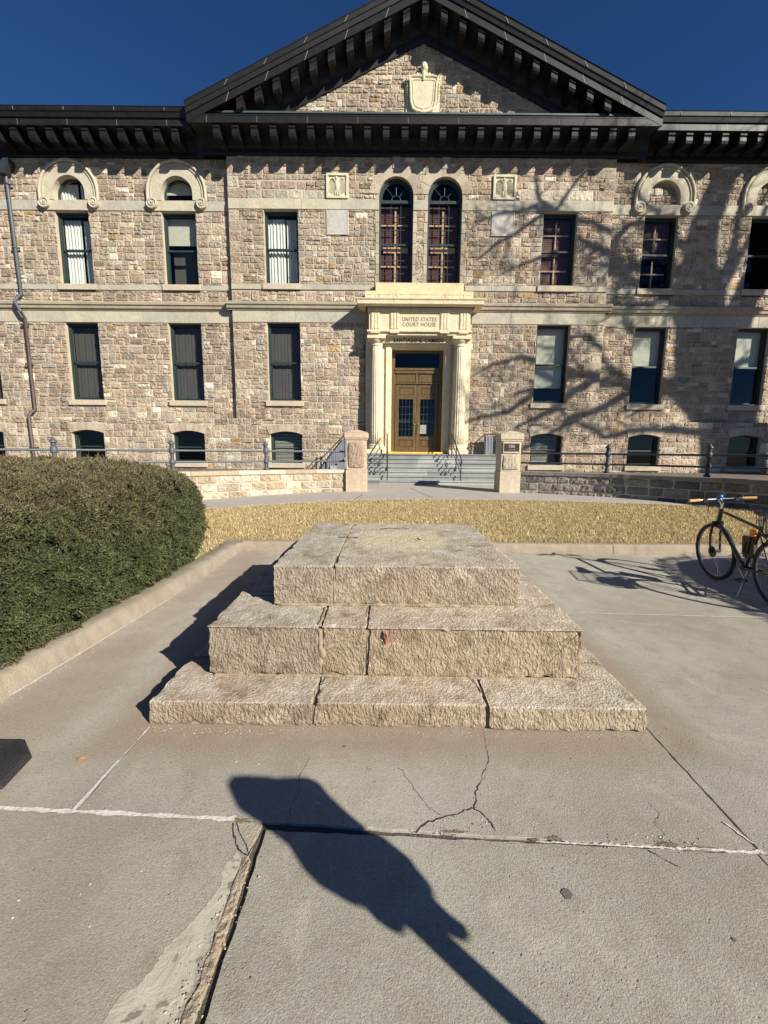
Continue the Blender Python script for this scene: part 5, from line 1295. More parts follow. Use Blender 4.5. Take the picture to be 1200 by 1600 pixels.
# ------------------------------------------------------------------ retaining walls with rail fences
def smooth_path(P, n=6):
    out = []
    for i in range(len(P)-1):
        p0, p1, p2, p3 = P[max(i-1, 0)], P[i], P[i+1], P[min(i+2, len(P)-1)]
        for k in range(n):
            t = k/n; out.append(tuple(.5*((2*p1[j])+(-p0[j]+p2[j])*t+(2*p0[j]-5*p1[j]+4*p2[j]-p3[j])*t*t+(-p0[j]+3*p1[j]-3*p2[j]+p3[j])*t**3) for j in (0, 1)))
    out.append(P[-1]); return out
def retaining(P, label, flabel, pal, cap, posts, side, fm):
    """P: ground line of the front face, walking away from the pillar"""
    pth = smooth_path(P, 6); L = [0]
    for a, b in zip(pth[:-1], pth[1:]): L.append(L[-1]+math.hypot(b[0]-a[0], b[1]-a[1]))
    def at(s):
        s = max(0, min(L[-1]-1e-6, s))
        for i in range(len(L)-1):
            if s <= L[i+1]: f = (s-L[i])/(L[i+1]-L[i]); a, b = pth[i], pth[i+1]; break
        tx, ty = (b[0]-a[0]), (b[1]-a[1]); l = math.hypot(tx, ty); tx /= l; ty /= l
        nx, ny = ((-ty, tx) if side > 0 else (ty, -tx))      # towards the lawn
        return a[0]+(b[0]-a[0])*f, a[1]+(b[1]-a[1])*f, nx, ny
    t = thing('retaining_wall', label, 'wall', (P[0][0], P[0][1], .25))
    rows = [(.12, .36), (.36, .60), (.60, .83)]
    flat = MB()
    for (z0, z1) in rows[:]:
        s = -random.random()*.3
        while s < L[-1]:
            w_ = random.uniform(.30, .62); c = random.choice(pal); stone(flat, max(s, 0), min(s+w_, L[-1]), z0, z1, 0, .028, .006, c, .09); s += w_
    # bend the flat run of stones round the curve
    for i, (x_, y_, z_) in enumerate(flat.v):
        px, py, nx, ny = at(x_); d = -y_; flat.v[i] = (px+nx*d, py+ny*d, z_)
    obj('wall_stones', flat, M['rubble'], t, recalc=False)
    core = MB(); n = int(L[-1]/.3); b = 0
    def strip(mb, z0, z1, d0, d1):
        b = len(mb.v)
        for i in range(n+1):
            px, py, nx, ny = at(L[-1]*i/n); 
            for d, z_ in ((d0, z0), (d0, z1), (d1, z1), (d1, z0)): mb.v.append((px+nx*d, py+ny*d, z_))
        for i in range(n):
            for k in range(4): q = b+4*i; mb.face([q+k, q+(k+1) % 4, q+4+(k+1) % 4, q+4+k])
        mb.face([b, b+1, b+2, b+3]); mb.face([b+4*n+k for k in (3, 2, 1, 0)])
    strip(core, -.1, .828, -.002, -.36); obj('wall_core', core, M['mortar'], t)
    capm = MB(); s = 0.0
    while s < L[-1]-.05:
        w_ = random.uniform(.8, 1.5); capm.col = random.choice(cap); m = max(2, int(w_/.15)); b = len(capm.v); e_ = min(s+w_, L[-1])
        for i in range(m+1):
            px, py, nx, ny = at(s+.005+(e_-s-.01)*i/m); j = random.uniform(-.006, .006)
            for d, z_ in ((.05+j, .83), (.055+j, .93), (.04+j, .945), (-.37, .945), (-.37, .83)): capm.v.append((px+nx*d, py+ny*d, z_+j*.3))
        for i in range(m):
            for k in range(5): q = b+5*i; capm.face([q+k, q+(k+1) % 5, q+5+(k+1) % 5, q+5+k])
        capm.face([b+k for k in range(5)]); capm.face([b+5*m+k for k in range(4, -1, -1)]); s = e_
    obj('coping', capm, M['trim'], t)
    # fence standing on the coping
    F = thing('rail_fence', flabel, 'fence', (P[0][0], P[0][1], .945))
    for zc in (1.50, 1.20):
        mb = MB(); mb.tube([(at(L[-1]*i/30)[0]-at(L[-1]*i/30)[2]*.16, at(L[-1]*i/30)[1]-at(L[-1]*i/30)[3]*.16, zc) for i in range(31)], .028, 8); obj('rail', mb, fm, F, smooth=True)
    for s in posts:
        px, py, nx, ny = at(s); px -= nx*.16; py -= ny*.16
        mb = MB(); mb.lathe([(.075, .945), (.085, .97), (.075, 1.0), (.048, 1.02), (.048, 1.13), (.07, 1.15), (.085, 1.2), (.07, 1.25), (.045, 1.27), (.045, 1.42), (.07, 1.44), (.08, 1.5), (.07, 1.56), (.05, 1.58), (.05, 1.60), (.062, 1.61), (.062, 1.63), (.05, 1.64), (.05, 1.665), (.085, 1.675), (.085, 1.69), (.06, 1.73), (.02, 1.77), (.018, 1.79), (.001, 1.80)], px, py, 16)
        obj('post', mb, fm, F, smooth=True)
    return at, L
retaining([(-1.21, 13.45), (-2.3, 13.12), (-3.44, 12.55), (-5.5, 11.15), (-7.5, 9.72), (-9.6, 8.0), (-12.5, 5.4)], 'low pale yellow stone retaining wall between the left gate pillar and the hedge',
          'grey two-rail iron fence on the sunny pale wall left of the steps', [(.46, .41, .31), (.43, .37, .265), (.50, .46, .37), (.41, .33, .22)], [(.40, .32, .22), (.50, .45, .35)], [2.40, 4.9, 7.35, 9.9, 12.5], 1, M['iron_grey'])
retaining([(4.25, 13.45), (6.35, 12.45), (8.1, 10.9), (9.5, 9.0), (10.7, 6.8), (12.3, 4.2)], 'low block retaining wall right of the plaque pillar, its shade put into darker stone colours',
          'black two-rail iron fence on the shaded wall right of the steps', [(.24, .215, .18), (.20, .185, .165), (.28, .25, .2), (.17, .16, .15)], [(.26, .235, .19), (.22, .205, .18)], [2.42, 4.75, 7.3, 9.8], -1, M['iron'])  # stones and coping darkened: the wall's shade is put into their colours

# ------------------------------------------------------------------ stepped stone plinth
def rough_block(mb, x0, x1, y0, y1, z0, z1, res=.013, r=.011, amp=.007, seed=0, tone=(1, 1, 1), lean=0.0, fine=.5, chip=1.0, topres=None):
    """rounded, pick-dressed block with chipped arrises"""
    mb.col = tone
    lo, hi = (x0, y0, z0), (x1, y1, z1); key = {}
    cnt = [max(2, int(round((hi[i]-lo[i])/res))) for i in range(3)]
    if topres: cnt[1] = max(2, int((y1-y0)/topres))
    def vert(i, j, k):
        t = (i, j, k)
        if t in key: return key[t]
        p = [lo[a]+(hi[a]-lo[a])*t[a]/cnt[a] for a in range(3)]; P = Vector(p)
        rr = r*(1+chip*.9*noise.noise(P*7+Vector((seed, 0, 0)))+chip*max(0, noise.noise(P*11+Vector((0, seed, 3)))-.22)*8); rr = max(.005, rr)
        q = [min(max(p[a], lo[a]+rr), hi[a]-rr) for a in range(3)]; d = Vector(p)-Vector(q)
        nrm = d.normalized() if d.length > 1e-9 else Vector((0, 0, 1)); P2 = Vector(q)+nrm*rr
        n_ = amp*.9*noise.noise(P*5+Vector((seed, 1, 1)))+amp*.75*noise.noise(P*19+Vector((1, seed, 1)))+amp*fine*noise.noise(Vector((P.x*40-P.z*16, P.y*40, P.z*34))+Vector((seed, seed, 0)))
        P2 = P2+nrm*(n_-amp*.3)*(1-.45*max(0, nrm.z))
        if abs(nrm.z) < .5: P2 = P2 - Vector((nrm.x, nrm.y, 0))*lean*((p[2]-z0)/(z1-z0))
        key[t] = len(mb.v); mb.v.append(tuple(P2)); return key[t]
    nx, ny, nz = cnt
    for i in range(nx):
        for j in range(ny):
            mb.face([vert(i, j, nz), vert(i+1, j, nz), vert(i+1, j+1, nz), vert(i, j+1, nz)])
    for i in range(nx):
        for k in range(nz):
            for j in (0, ny): mb.face([vert(i, j, k), vert(i+1, j, k), vert(i+1, j, k+1), vert(i, j, k+1)])
    for j in range(ny):
        for k in range(nz):
            for i in (0, nx): mb.face([vert(i, j, k), vert(i, j+1, k), vert(i, j+1, k+1), vert(i, j, k+1)])
PD = thing('stepped_stone_pedestal', 'empty three-tier pedestal of weathered, pick-dressed stone blocks in the paved court', 'pedestal', (.10, 3.76, 0), rot=(0, 0, R(-.6)))
def tier(name, blocks, z0, z1, core, res, amp=.008):
    base = None
    mb = MB(); x0, x1, y0, y1 = core; mb.box(x0+.018, x1-.018, y0+.018, y1-.018, z0-.03, z1-.022)
    # lumpy bedding mortar along the foot of the front face
    base = obj(name, mb, M['mortar2'], PD)
    for bi, (a, b, c, d, tone, le) in enumerate(blocks):
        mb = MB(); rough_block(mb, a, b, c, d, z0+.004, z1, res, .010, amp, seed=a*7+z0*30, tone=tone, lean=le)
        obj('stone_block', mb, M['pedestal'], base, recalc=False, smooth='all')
tier('lower_tier', [(-1.30, -.3745, 2.20, 2.72, (1.0, .96, .92), 0), (-.369, .6045, 2.205, 2.72, (1.04, 1.0, .94), 0), (.6115, 1.49, 2.19, 2.72, (1.02, 1.0, .94), 0),
                    (-1.30, -.9, 2.735, 3.9, (.95, .93, .9), 0), (-1.30, -.9, 3.915, 5.35, (1, .97, .92), 0), (1.08, 1.49, 2.735, 4.1, (.93, .92, .9), 0), (1.08, 1.49, 4.115, 5.35, (1, .97, .92), 0), (-.89, 1.07, 5.0, 5.35, (1, 1, 1), 0)], 0, .142, (-1.29, 1.48, 2.2, 5.35), .014)
tier('middle_tier', [(-1.08, -.384, 2.49, 3.05, (.93, .92, .90), .01), (-.370, -.0885, 2.50, 3.05, (1.06, 1.03, .97), .008), (-.082, 1.255, 2.49, 3.05, (1.04, 1.0, .93), .02),
                     (-1.08, -.65, 3.065, 4.1, (1, .97, .93), .0), (-1.08, -.65, 4.115, 5.05, (1, .97, .93), .0), (.84, 1.255, 3.065, 4.3, (1.02, 1.0, .97), .0), (.84, 1.255, 4.315, 5.05, (1.02, 1.0, .97), .0), (-.64, .83, 4.7, 5.05, (1, 1, 1), 0)], .142, .466, (-1.07, 1.245, 2.5, 5.05), .014, .010)
tier('upper_tier', [(-.765, -.3385, 2.865, 4.68, (.93, .92, .90), .005), (-.3305, .965, 2.875, 4.66, (1.0, .98, .95), .005)], .466, .752, (-.755, .955, 2.875, 4.67), .016, .009)
# mortar smeared in the joints and along the foot of the blocks
mb = MB()
def lump(pts, rad, seed=0):
    P = [Vector(p) for p in pts]; out = []; rr = []
    for a, b in zip(P[:-1], P[1:]):
        n = max(1, int((b-a).length/.02))
        for i in range(n):
            q = a.lerp(b, i/n); out.append(tuple(q)); rr.append(rad*(.75+.7*noise.noise(q*22+Vector((seed, 0, 0)))))
    mb.tube(out, rr, 7, flat=1.0)
lump([(-1.05, 2.495, .142), (-.4, 2.50, .142), (.2, 2.50, .14), (1.2, 2.50, .142)], .014); lump([(-.74, 2.87, .466), (-.3, 2.875, .47), (.3, 2.872, .475), (.95, 2.88, .466)], .018, 3)
lump([(-.38, 2.512, .16), (-.378, 2.515, .42), (-.39, 2.53, .462)], .019, 1); lump([(-.36, 2.52, .25), (-.375, 2.513, .34)], .024, 2); lump([(-.085, 2.515, .16), (-.085, 2.52, .45)], .007, 4)
lump([(-.335, 2.885, .48), (-.335, 2.89, .74)], .011, 5); lump([(-.385, 2.53, .462), (-.39, 2.86, .463)], .012, 6); lump([(-.334, 3.22, .7455), (-.335, 3.8, .746), (-.334, 4.64, .746)], .0095, 7)
obj('mortar_smears', mb, M['mortar2'], PD, smooth='all', recalc=False)
mb = MB()
def crack3(pts, w0, seed=0):
    P = [Vector(p) for p in pts]; out = []; rr = []
    for a, b in zip(P[:-1], P[1:]):
        n = max(1, int((b-a).length/.012))
        for i in range(n): q = a.lerp(b, i/n); j = noise.noise(q*40+Vector((seed, 0, 0)))*.006; out.append((q.x+j, q.y, q.z+j)); rr.append(w0*(.7+.5*noise.noise(q*30)))
    mb.tube(out, rr, 5, flat=1)
crack3([(1.205, 2.475, .452), (1.15, 2.470, .40), (1.08, 2.468, .32), (1.02, 2.468, .25)], .0022); crack3([(-.66, 2.482, .455), (-.655, 2.474, .40), (-.69, 2.472, .33), (-.68, 2.472, .24)], .0012, 2)
crack3([(.605, 2.195, .13), (.602, 2.30, .146), (.59, 2.42, .146), (.565, 2.49, .146)], .0035, 5); crack3([(-.372, 2.2, .02), (-.372, 2.2, .13), (-.37, 2.35, .146), (-.33, 2.5, .146)], .0025, 5)
crack3([(-.395, 2.49, .455), (-.40, 2.55, .47), (-.36, 2.72, .47), (-.37, 2.86, .47)], .002, 6); crack3([(-.10, 2.52, .46), (-.098, 2.75, .47), (-.09, 2.86, .47)], .0022, 7)
crack3([(-.34, 2.87, .745), (-.335, 3.1, .757), (-.33, 3.22, .757)], .003, 8); crack3([(.30, 3.78, .765), (.33, 3.70, .765)], .008, 9); crack3([(-.05, 4.25, .765), (.18, 4.28, .766), (.26, 4.24, .765)], .004, 10); crack3([(-.42, 3.85, .757), (-.22, 3.80, .762)], .005, 11)
obj('cracks', mb, M['crackdark'], PD, recalc=False)
mb = MB()
for (a_, b_, w1) in (((.030, .452), (.038, .40), .010), ((.040, .41), (.046, .365), .007), ((.028, .39), (.030, .36), .004)):
    mb.tube([(a_[0], 2.4865, a_[1]), ((a_[0]+b_[0])/2+.003, 2.484, (a_[1]+b_[1])/2), (b_[0], 2.4865, b_[1])], [w1*.5, w1, w1*.4], 8, flat=.6)
obj('red_paint_mark', mb, m_simple('red_paint', (.55, .10, .08), .6), PD)
# ------------------------------------------------------------------ rubber base at the left edge
t = thing('rubber_sign_base', 'black moulded rubber base lying on the pavement at the left edge', 'sign base', (-2.02, 1.87, 0))
mb = MB(); cx, cy = -2.02, 1.87
poly = [(-1.735, 1.745), (-1.765, 1.945), (-1.90, 2.065), (-2.14, 2.065), (-2.30, 1.95), (-2.30, 1.78), (-2.15, 1.66), (-1.88, 1.64)]
b = len(mb.v); n = len(poly)
for k, z_ in ((1.0, 0.001), (1.0, .012), (.93, .026), (.62, .030), (.60, .026), (.42, .026), (.40, .045), (.2, .06)):
    mb.v += [(cx+(x_-cx)*k, cy+(y_-cy)*k, z_) for x_, y_ in poly]
for q in range(7):
    for i in range(n): j = (i+1) % n; mb.face([b+q*n+i, b+q*n+j, b+(q+1)*n+j, b+(q+1)*n+i])
mb.face([b+7*n+i for i in range(n)]); obj('rubber_slab', mb, M['rubber'], t)
mb = MB()
for k in range(3): mb.tube([(cx+(x_-cx)*(.74+.06*k), cy+(y_-cy)*(.74+.06*k), .027) for x_, y_ in poly+poly[:1]], .004, 5)
obj('moulded_ribs', mb, M['rubber'], t)
mb = MB(); mb.lathe([(.05, .05), (.05, .10), (.035, .12), (.035, .9), (.03, 1.0), (.001, 1.01)], cx, cy, 20); obj('post', mb, M['rubber'], t)

# fallen leaves
for i, (lx, ly, ang, s) in enumerate(((-1.50, 1.93, .4, .022), (-1.735, 1.70, 1.2, .020))):
    mb = MB(); n = 10
    for k in range(n+1):
        f = k/n; w_ = s*.45*math.sin(math.pi*f)**.7*(1+.2*math.sin(9*f)); x_ = s*(f-.5)*2
        for q in (-1, 0, 1): mb.v.append((lx+x_*math.cos(ang)-q*w_*math.sin(ang), ly+x_*math.sin(ang)+q*w_*math.cos(ang), .004+.006*abs(q)+.004*math.sin(f*5)))
    for k in range(n):
        for q in (0, 1): a_ = k*3+q; mb.face([a_, a_+1, a_+4, a_+3])
    o = obj('fallen_leaf', mb, M['leaf'], None, recalc=False, at=(lx, ly, 0))
    tag(o, ('small dry brown leaf on the concrete beside the white diagonal joint', 'dry orange leaf at the tip of the black rubber base')[i], 'leaf', 'fallen leaves')

# ------------------------------------------------------------------ unseen stand-in just right of the camera, added to cast the long shadow
mx, my = .98*.669+1.0*.743, .98*.743-1.0*.669
t = thing('shadow_stand_in', 'unseen stand-in, a hooded shape on a slim pole added to cast the near pavement shadow', 'shadow caster', (mx, my, 0))
mb = MB(); mb.lathe([(.10, .0), (.10, .02), (.05, .05), (.036, .08), (.036, .95)], mx, my, 20); obj('pole', mb, M['alu'], t, smooth=True)
SHO = []
outl = [(.826,-1.669),(.845,-1.74),(.884,-1.765),(.93,-1.72),(1.002,-1.631),(1.02,-1.594),(1.07,-1.55),(1.124,-1.493),(1.141,-1.427),(1.125,-1.344),(1.117,-1.2),(1.117,-1.079),(1.135,-1.007),(1.137,-.876),(1.121,-.818),(1.11,-.76),(1.078,-.728),(1.072,-.657),(1.076,-.589),(1.063,-.567),(1.043,-.570),(1.031,-.591),(1.016,-.640),
        (.960,-.694),(.960,-.721),(.936,-.756),(.917,-.749),(.899,-.760),(.889,-.814),(.893,-.893),(.858,-.953),(.834,-1.045),(.832,-1.134),(.853,-1.265),(.837,-1.384),(.830,-1.502),(.807,-1.567)]
tanel = math.tan(R(SUN_EL)); nx_, ny_ = .669, .743; sxh, syh = .743, -.669
ol = [((u-.98), (1.0-s)*tanel) for u, s in outl]       # offset across the sun's bearing, height
mb = MB(); n = len(ol); cu_ = sum(p[0] for p in ol)/n; cz_ = sum(p[1] for p in ol)/n
for k, dd in ((.55, -.085), (.9, -.06), (1.0, 0), (.9, .06), (.55, .085)):
    mb.v += [(mx+nx_*(cu_+(u-cu_)*k)+sxh*dd, my+ny_*(cu_+(u-cu_)*k)+syh*dd, cz_+(z_-cz_)*k) for u, z_ in ol]
for q in range(4):
    for i in range(n): j = (i+1) % n; mb.face([q*n+i, q*n+j, (q+1)*n+j, (q+1)*n+i])
mb.face(range(n)); mb.face(range(5*n-1, 4*n-1, -1)); obj('shadow_outline_shape', mb, M['stand_in'], t)  # outline shaped after the shadow it is added to cast

# ------------------------------------------------------------------ bare tree casting shade over the right half of the front
TD = 14.0
def shp(px, pz, t=TD):      # a point of the tree whose shade falls on the front at (px, pz)
    return Vector((px+sxh*t, YP-.669*t, pz+t*tanel))
TRUNKS = [   # (X, Z) on the front, radius, distance
 ([(15.0, -8.0), (15.05, 0), (14.95, 2.2), (14.6, 3.8), (14.1, 5.2)], [.62, .56, .52, .50, .46], 0),
 ([(14.3, 4.3), (13.5, 5.4), (13.2, 6.8), (13.1, 8.3), (13.0, 9.6), (13.1, 10.9), (13.45, 12.2), (13.8, 13.6), (14.2, 16), (14.1, 19)], [.42, .38, .34, .33, .28, .24, .20, .16, .11, .06], .4),
 ([(14.2, 4.8), (14.5, 6.0), (14.9, 7.4), (15.3, 8.8), (16.2, 10.2), (17.0, 12), (17.8, 15), (18.2, 18)], [.34, .30, .25, .24, .2, .17, .12, .06], -.5),
 ([(13.1, 10.1), (13.7, 11.4), (14.1, 12.8), (14.8, 15), (15.5, 18)], [.11, .10, .09, .07, .04], 1.0),
 ([(13.4, 7.6), (14.2, 8.6), (14.6, 9.6), (15.2, 10.8), (15.9, 12.6)], [.13, .12, .11, .09, .06], 1.4),
 ([(14.6, 3.2), (13.6, 3.5), (12.6, 4.3), (11.9, 4.6), (10.7, 4.7), (9.3, 4.65), (8.0, 4.75), (6.6, 4.2), (5.4, 3.9)], [.26, .22, .20, .17, .15, .13, .10, .07, .04], 1.5),
 ([(13.9, 5.0), (12.9, 4.9), (12.1, 4.2), (11.4, 3.6), (10.6, 3.2)], [.12, .10, .09, .07, .04], 2.2),
 ([(13.2, 8.4), (12.6, 9.0), (11.9, 9.1), (10.9, 9.3), (9.9, 9.15), (8.7, 9.6), (7.6, 10.1)], [.20, .19, .18, .15, .13, .10, .06], -1.0),
 ([(9.9, 9.2), (9.4, 10.1), (10.0, 10.8), (10.9, 10.95), (11.8, 11.2)], [.10, .09, .08, .06, .04], -1.5),
 ([(13.2, 7.9), (12.2, 8.0), (11.0, 8.4), (9.8, 8.9), (8.6, 9.1)], [.13, .12, .10, .09, .05], .0),
 ([(9.6, 10.0), (8.2, 10.6), (7.0, 10.8), (6.1, 11.4), (5.8, 12.3)], [.08, .07, .08, .06, .04], -2.0),
 ([(7.0, 10.9), (5.8, 11.1), (4.6, 10.9), (3.5, 10.6)], [.06, .055, .045, .03], -2.5),
 ([(6.7, 11.0), (7.3, 11.9), (7.9, 12.6)], [.06, .05, .04], -2.2),
 ([(6.2, 10.9), (5.2, 10.2), (4.4, 9.8), (3.7, 9.2)], [.07, .06, .05, .03], -2.0),
 ([(14.5, 5.2), (15.6, 5.7), (16.6, 6.2), (17.8, 7.4)], [.14, .12, .10, .06], 1.0),
 ([(14.4, 2.2), (12.6, 2.5), (11.0, 2.5), (9.4, 2.2), (8.0, 2.9), (6.8, 3.6)], [.12, .10, .09, .08, .06, .04], 3.0),
 ([(11.2, 4.7), (9.6, 3.6), (8.0, 2.9), (6.4, 1.9), (5.1, 1.3)], [.12, .11, .09, .07, .04], 2.2),
 ([(10.6, 4.7), (9.4, 5.6), (8.4, 6.3), (7.4, 6.2), (6.2, 6.5)], [.08, .07, .06, .05, .03], 1.2),
 ([(8.0, 4.75), (6.9, 5.3), (5.6, 5.4), (4.4, 5.1), (3.6, 4.6)], [.09, .08, .07, .05, .03], 1.4),
 ([(6.6, 4.2), (5.2, 3.2), (4.1, 3.0), (2.8, 2.4)], [.09, .08, .06, .04], 1.3),
 ([(12.0, 4.6), (11.2, 5.8), (10.4, 6.9), (9.8, 7.9)], [.10, .08, .07, .04], 1.8),
 ([(13.1, 9.0), (12.0, 10.3), (11.0, 11.3), (9.8, 12.2)], [.09, .08, .06, .04], .8),
 ([(9.0, 4.7), (7.8, 4.0), (7.0, 3.2), (5.6, 2.6)], [.12, .11, .10, .05], 2.0),
 ([(7.6, 10.1), (6.6, 9.5), (5.4, 9.0), (4.6, 8.6)], [.05, .05, .04, .02], -1.0),
 ([(14.6, 2.6), (13.8, 3.8), (13.3, 5.2), (12.9, 6.3), (12.3, 7.4), (12.1, 8.6)], [.22, .21, .18, .15, .11, .07], 2.6),
 ([(14.0, 5.6), (14.05, 7.0), (13.9, 8.4), (14.4, 9.8), (14.4, 11.4)], [.24, .2, .16, .12, .07], .9),
 ([(12.6, 9.1), (12.0, 8.2), (11.4, 7.9), (10.2, 7.6), (9.2, 7.8)], [.12, .12, .11, .09, .05], -.6),
]
T = thing('bare_tree', 'big leafless tree off to the right, its branch shadows on the stone front', 'tree', tuple(shp(15.0, -8.0) if False else (15.0+sxh*TD, YP-.669*TD, 0)))
rb = random.Random(11); mb = MB(); tips = []
for pts, rad, dt in TRUNKS:
    P = []; RR = []
    for i in range(len(pts)-1):
        for k in range(4):
            f = k/4; q = [pts[i][j]+(pts[i+1][j]-pts[i][j])*f for j in (0, 1)]
            jx = .10*noise.noise(Vector((q[0]*1.3, q[1]*1.3, dt))) if i+k else 0; tt = TD+dt*min(1, (i+f)/2)
            v = shp(q[0]+jx, q[1]+jx, tt); P.append(v); RR.append((rad[i]+(rad[i+1]-rad[i])*f)*(1.85 if rad[0] > .3 else 1.35))
            if i >= 1: tips.append((q[0], q[1], tt, RR[-1], math.atan2(pts[i+1][1]-pts[i][1], pts[i+1][0]-pts[i][0])))
    P.append(shp(*pts[-1], TD+dt)); RR.append(rad[-1]*1.3)
    mb.tube([tuple(p) for p in P], RR, 10 if rad[0] > .2 else 6)
obj('trunk', mb, M['bark'], T, smooth=True)
mb = MB()
def twig(x_, z_, tt, r_, ang, depth):
    L_ = rb.uniform(.7, 1.8)*(.75**depth); n = 4; pts = [shp(x_, z_, tt)]; a = ang; cx_, cz_ = x_, z_; 
    for i in range(n):
        a += rb.uniform(-.35, .35); cx_ += math.cos(a)*L_/n; cz_ += math.sin(a)*L_/n; tt += rb.uniform(-.25, .25); pts.append(shp(cx_, cz_, tt))
        if depth < 2 and rb.random() < .55: twig(cx_, cz_, tt, r_*.55, a+rb.choice((-1, 1))*rb.uniform(.4, 1.0), depth+1)
    mb.tube([tuple(p) for p in pts], [r_*(1-.18*i) for i in range(n+1)], 4, cap=False)
for (x_, z_, tt, r_, a) in tips:
    for _k in range(2):
        if x_ < 17.5 and rb.random() < (.62 if x_ < 11.5 else .22): twig(x_, z_, tt+rb.uniform(-.5, .5), max(.022, min(.055, r_*.4)), a+rb.choice((-1, 1))*rb.uniform(.3, 1.2), 0)
obj('crown', mb, M['bark'], T)

# ------------------------------------------------------------------ bicycle
BX, BYR, BYF, WR_ = 3.97, 4.12, 5.15, .352
BK = thing('parked_bicycle', 'black bicycle with tan grips and a rear basket, parked on the paving', 'bicycle', (BX, BYR, 0), rot=(0, R(-4.5), R(-8.5)))
def bo(name, mb, mat, parent=BK, smooth=True): return obj(name, mb, mat, parent, smooth=smooth, local=True)
WB = BYF-BYR      # local frame: origin at the rear contact, +Y forward, +Z up
def wheel(cx, cy, cz, steer, name='wheel'):
    ax = Vector((math.cos(steer), math.sin(steer), 0)); c = (cx, cy, cz)
    mb = MB(); mb.ring(c, ax, WR_-.024, .024, 64, 10); ty = bo('wheel', mb, M['rubber'])
    mb = MB(); mb.ring(c, ax, WR_-.045, .010, 64, 6); bo('rim', mb, M['alu'], ty)
    mb = MB(); u = ax.cross(Vector((0, 0, 1))).normalized(); C_ = Vector(c)
    for k in range(32):
        th = 2*math.pi*k/32; d = u*math.cos(th)+Vector((0, 0, 1))*math.sin(th); th2 = th+(.5 if k % 4 < 2 else -.5); d2 = u*math.cos(th2)+Vector((0, 0, 1))*math.sin(th2)
        mb.tube([tuple(C_+d2*.022+ax*(.03 if k % 2 else -.03)), tuple(C_+d*(WR_-.05))], .0012, 4)
    bo('spokes', mb, M['chrome'], ty)
    mb = MB(); mb.tube([tuple(C_-ax*.06), tuple(C_+ax*.06)], .018, 12); mb.tube([tuple(C_-ax*.035), tuple(C_-ax*.03)], .07, 24); bo('hub', mb, M['black_plastic'], ty)
    return ty
wheel(0, 0, WR_, 0); wheel(0, WB, WR_, R(4))
mb = MB(); bb = Vector((0, .48, .29)); st = Vector((0, .25, .80)); ht = Vector((0, .93, .87)); hb = Vector((0, .985, .72)); ra = Vector((0, 0, WR_))
mb.tube([tuple(bb), tuple(st)], .017, 12); mb.tube([tuple(st-(st-bb)*.06), tuple(ht)], .017, 12); mb.tube([tuple(bb), tuple(hb+Vector((0, 0, .02)))], .021, 12); mb.tube([tuple(ht+Vector((0, -.005, .03))), tuple(hb-Vector((0, -.005, .03)))], .023, 12)
for s in (-1, 1): mb.tube([(s*.03, bb.y, bb.z), (s*.06, 0, WR_)], .010, 8); mb.tube([(s*.012, st.y+.02, st.z-.05), (s*.06, 0, WR_)], .008, 8)
mb.tube([(-.04, bb.y, bb.z), (.04, bb.y, bb.z)], .024, 12); bo('frame', mb, M['black_paint'])
mb = MB(); cr_y = .995
mb.box(-.055, .055, cr_y-.02, cr_y+.02, .695, .735)
for s in (-1, 1): mb.tube([(s*.05, cr_y, .72), (s*.055, cr_y+.04, .55), (s*.055, WB, WR_)], [.016, .014, .010], 10)
bo('fork', mb, M['black_paint'])
mb = MB(); mb.tube([(0, .925, .89), (0, .91, .93), (0, .91, .96)], .018, 12); mb.tube([(0, .91, .95), (0, .97, 1.0)], .016, 10); bo('stem', mb, M['chrome'])
mb = MB(); hbz = 1.01; hby = .97
mb.tube([(-.34, hby-.05, hbz), (-.2, hby-.02, hbz), (0, hby, hbz-.0), (.2, hby-.02, hbz), (.34, hby-.05, hbz)], .012, 10); bar = bo('handlebar', mb, M['alu'])
for s in (-1, 1):
    mb = MB(); mb.tube([(s*.225, hby-.025, hbz), (s*.36, hby-.055, hbz)], [.017, .018], 12); bo('grip', mb, M['grip'], bar)
    mb = MB(); mb.tube([(s*.20, hby-.0, hbz-.01), (s*.215, hby+.05, hbz-.02), (s*.30, hby+.055, hbz-.03), (s*.345, hby+.04, hbz-.035)], .007, 6); mb.box(s*.17-.02, s*.17+.02, hby-.04, hby+.02, hbz-.03, hbz+.01); bo('brake_lever', mb, M['black_plastic'], bar)
mb = MB(); mb.lathe([(.026, 1.025), (.03, 1.035), (.028, 1.05), (.018, 1.062), (.002, 1.066)], -.0, hby-.01, 16); bo('bell', mb, M['blue'], bar)
mb = MB(); mb.tube([(.0, hby+.03, hbz), (-.05, hby+.12, hbz-.06), (-.06, hby+.12, .80), (-.05, hby+.08, .66)], .0035, 5); mb.tube([(.14, hby+.01, hbz), (.05, hby+.14, hbz-.08), (.03, hby+.05, .82)], .0035, 5); bo('brake_cables', mb, M['black_plastic'])
mb = MB(); mb.tube([tuple(st), (0, .215, .92)], .014, 10); bo('seat_post', mb, M['alu'])
mb = MB()
for k in range(9):
    f = k/8; y_ = .08+.27*f; wv = .075*(1-f)**.7+.02; zc = .945-.008*math.sin(f*3)
    mb.v += [(-wv, y_, zc-.01), (-wv*.7, y_, zc+.02), (0, y_, zc+.028), (wv*.7, y_, zc+.02), (wv, y_, zc-.01), (0, y_, zc-.03)]
for k in range(8):
    for q in range(6): mb.face([6*k+q, 6*k+(q+1) % 6, 6*k+6+(q+1) % 6, 6*k+6+q])
mb.face(range(6)); mb.face(range(53, 47, -1)); bo('saddle', mb, M['black_plastic'])
mb = MB(); cz = bb.z
mb.ring((.045, bb.y, cz), (1, 0, 0), .085, .004, 40, 6)
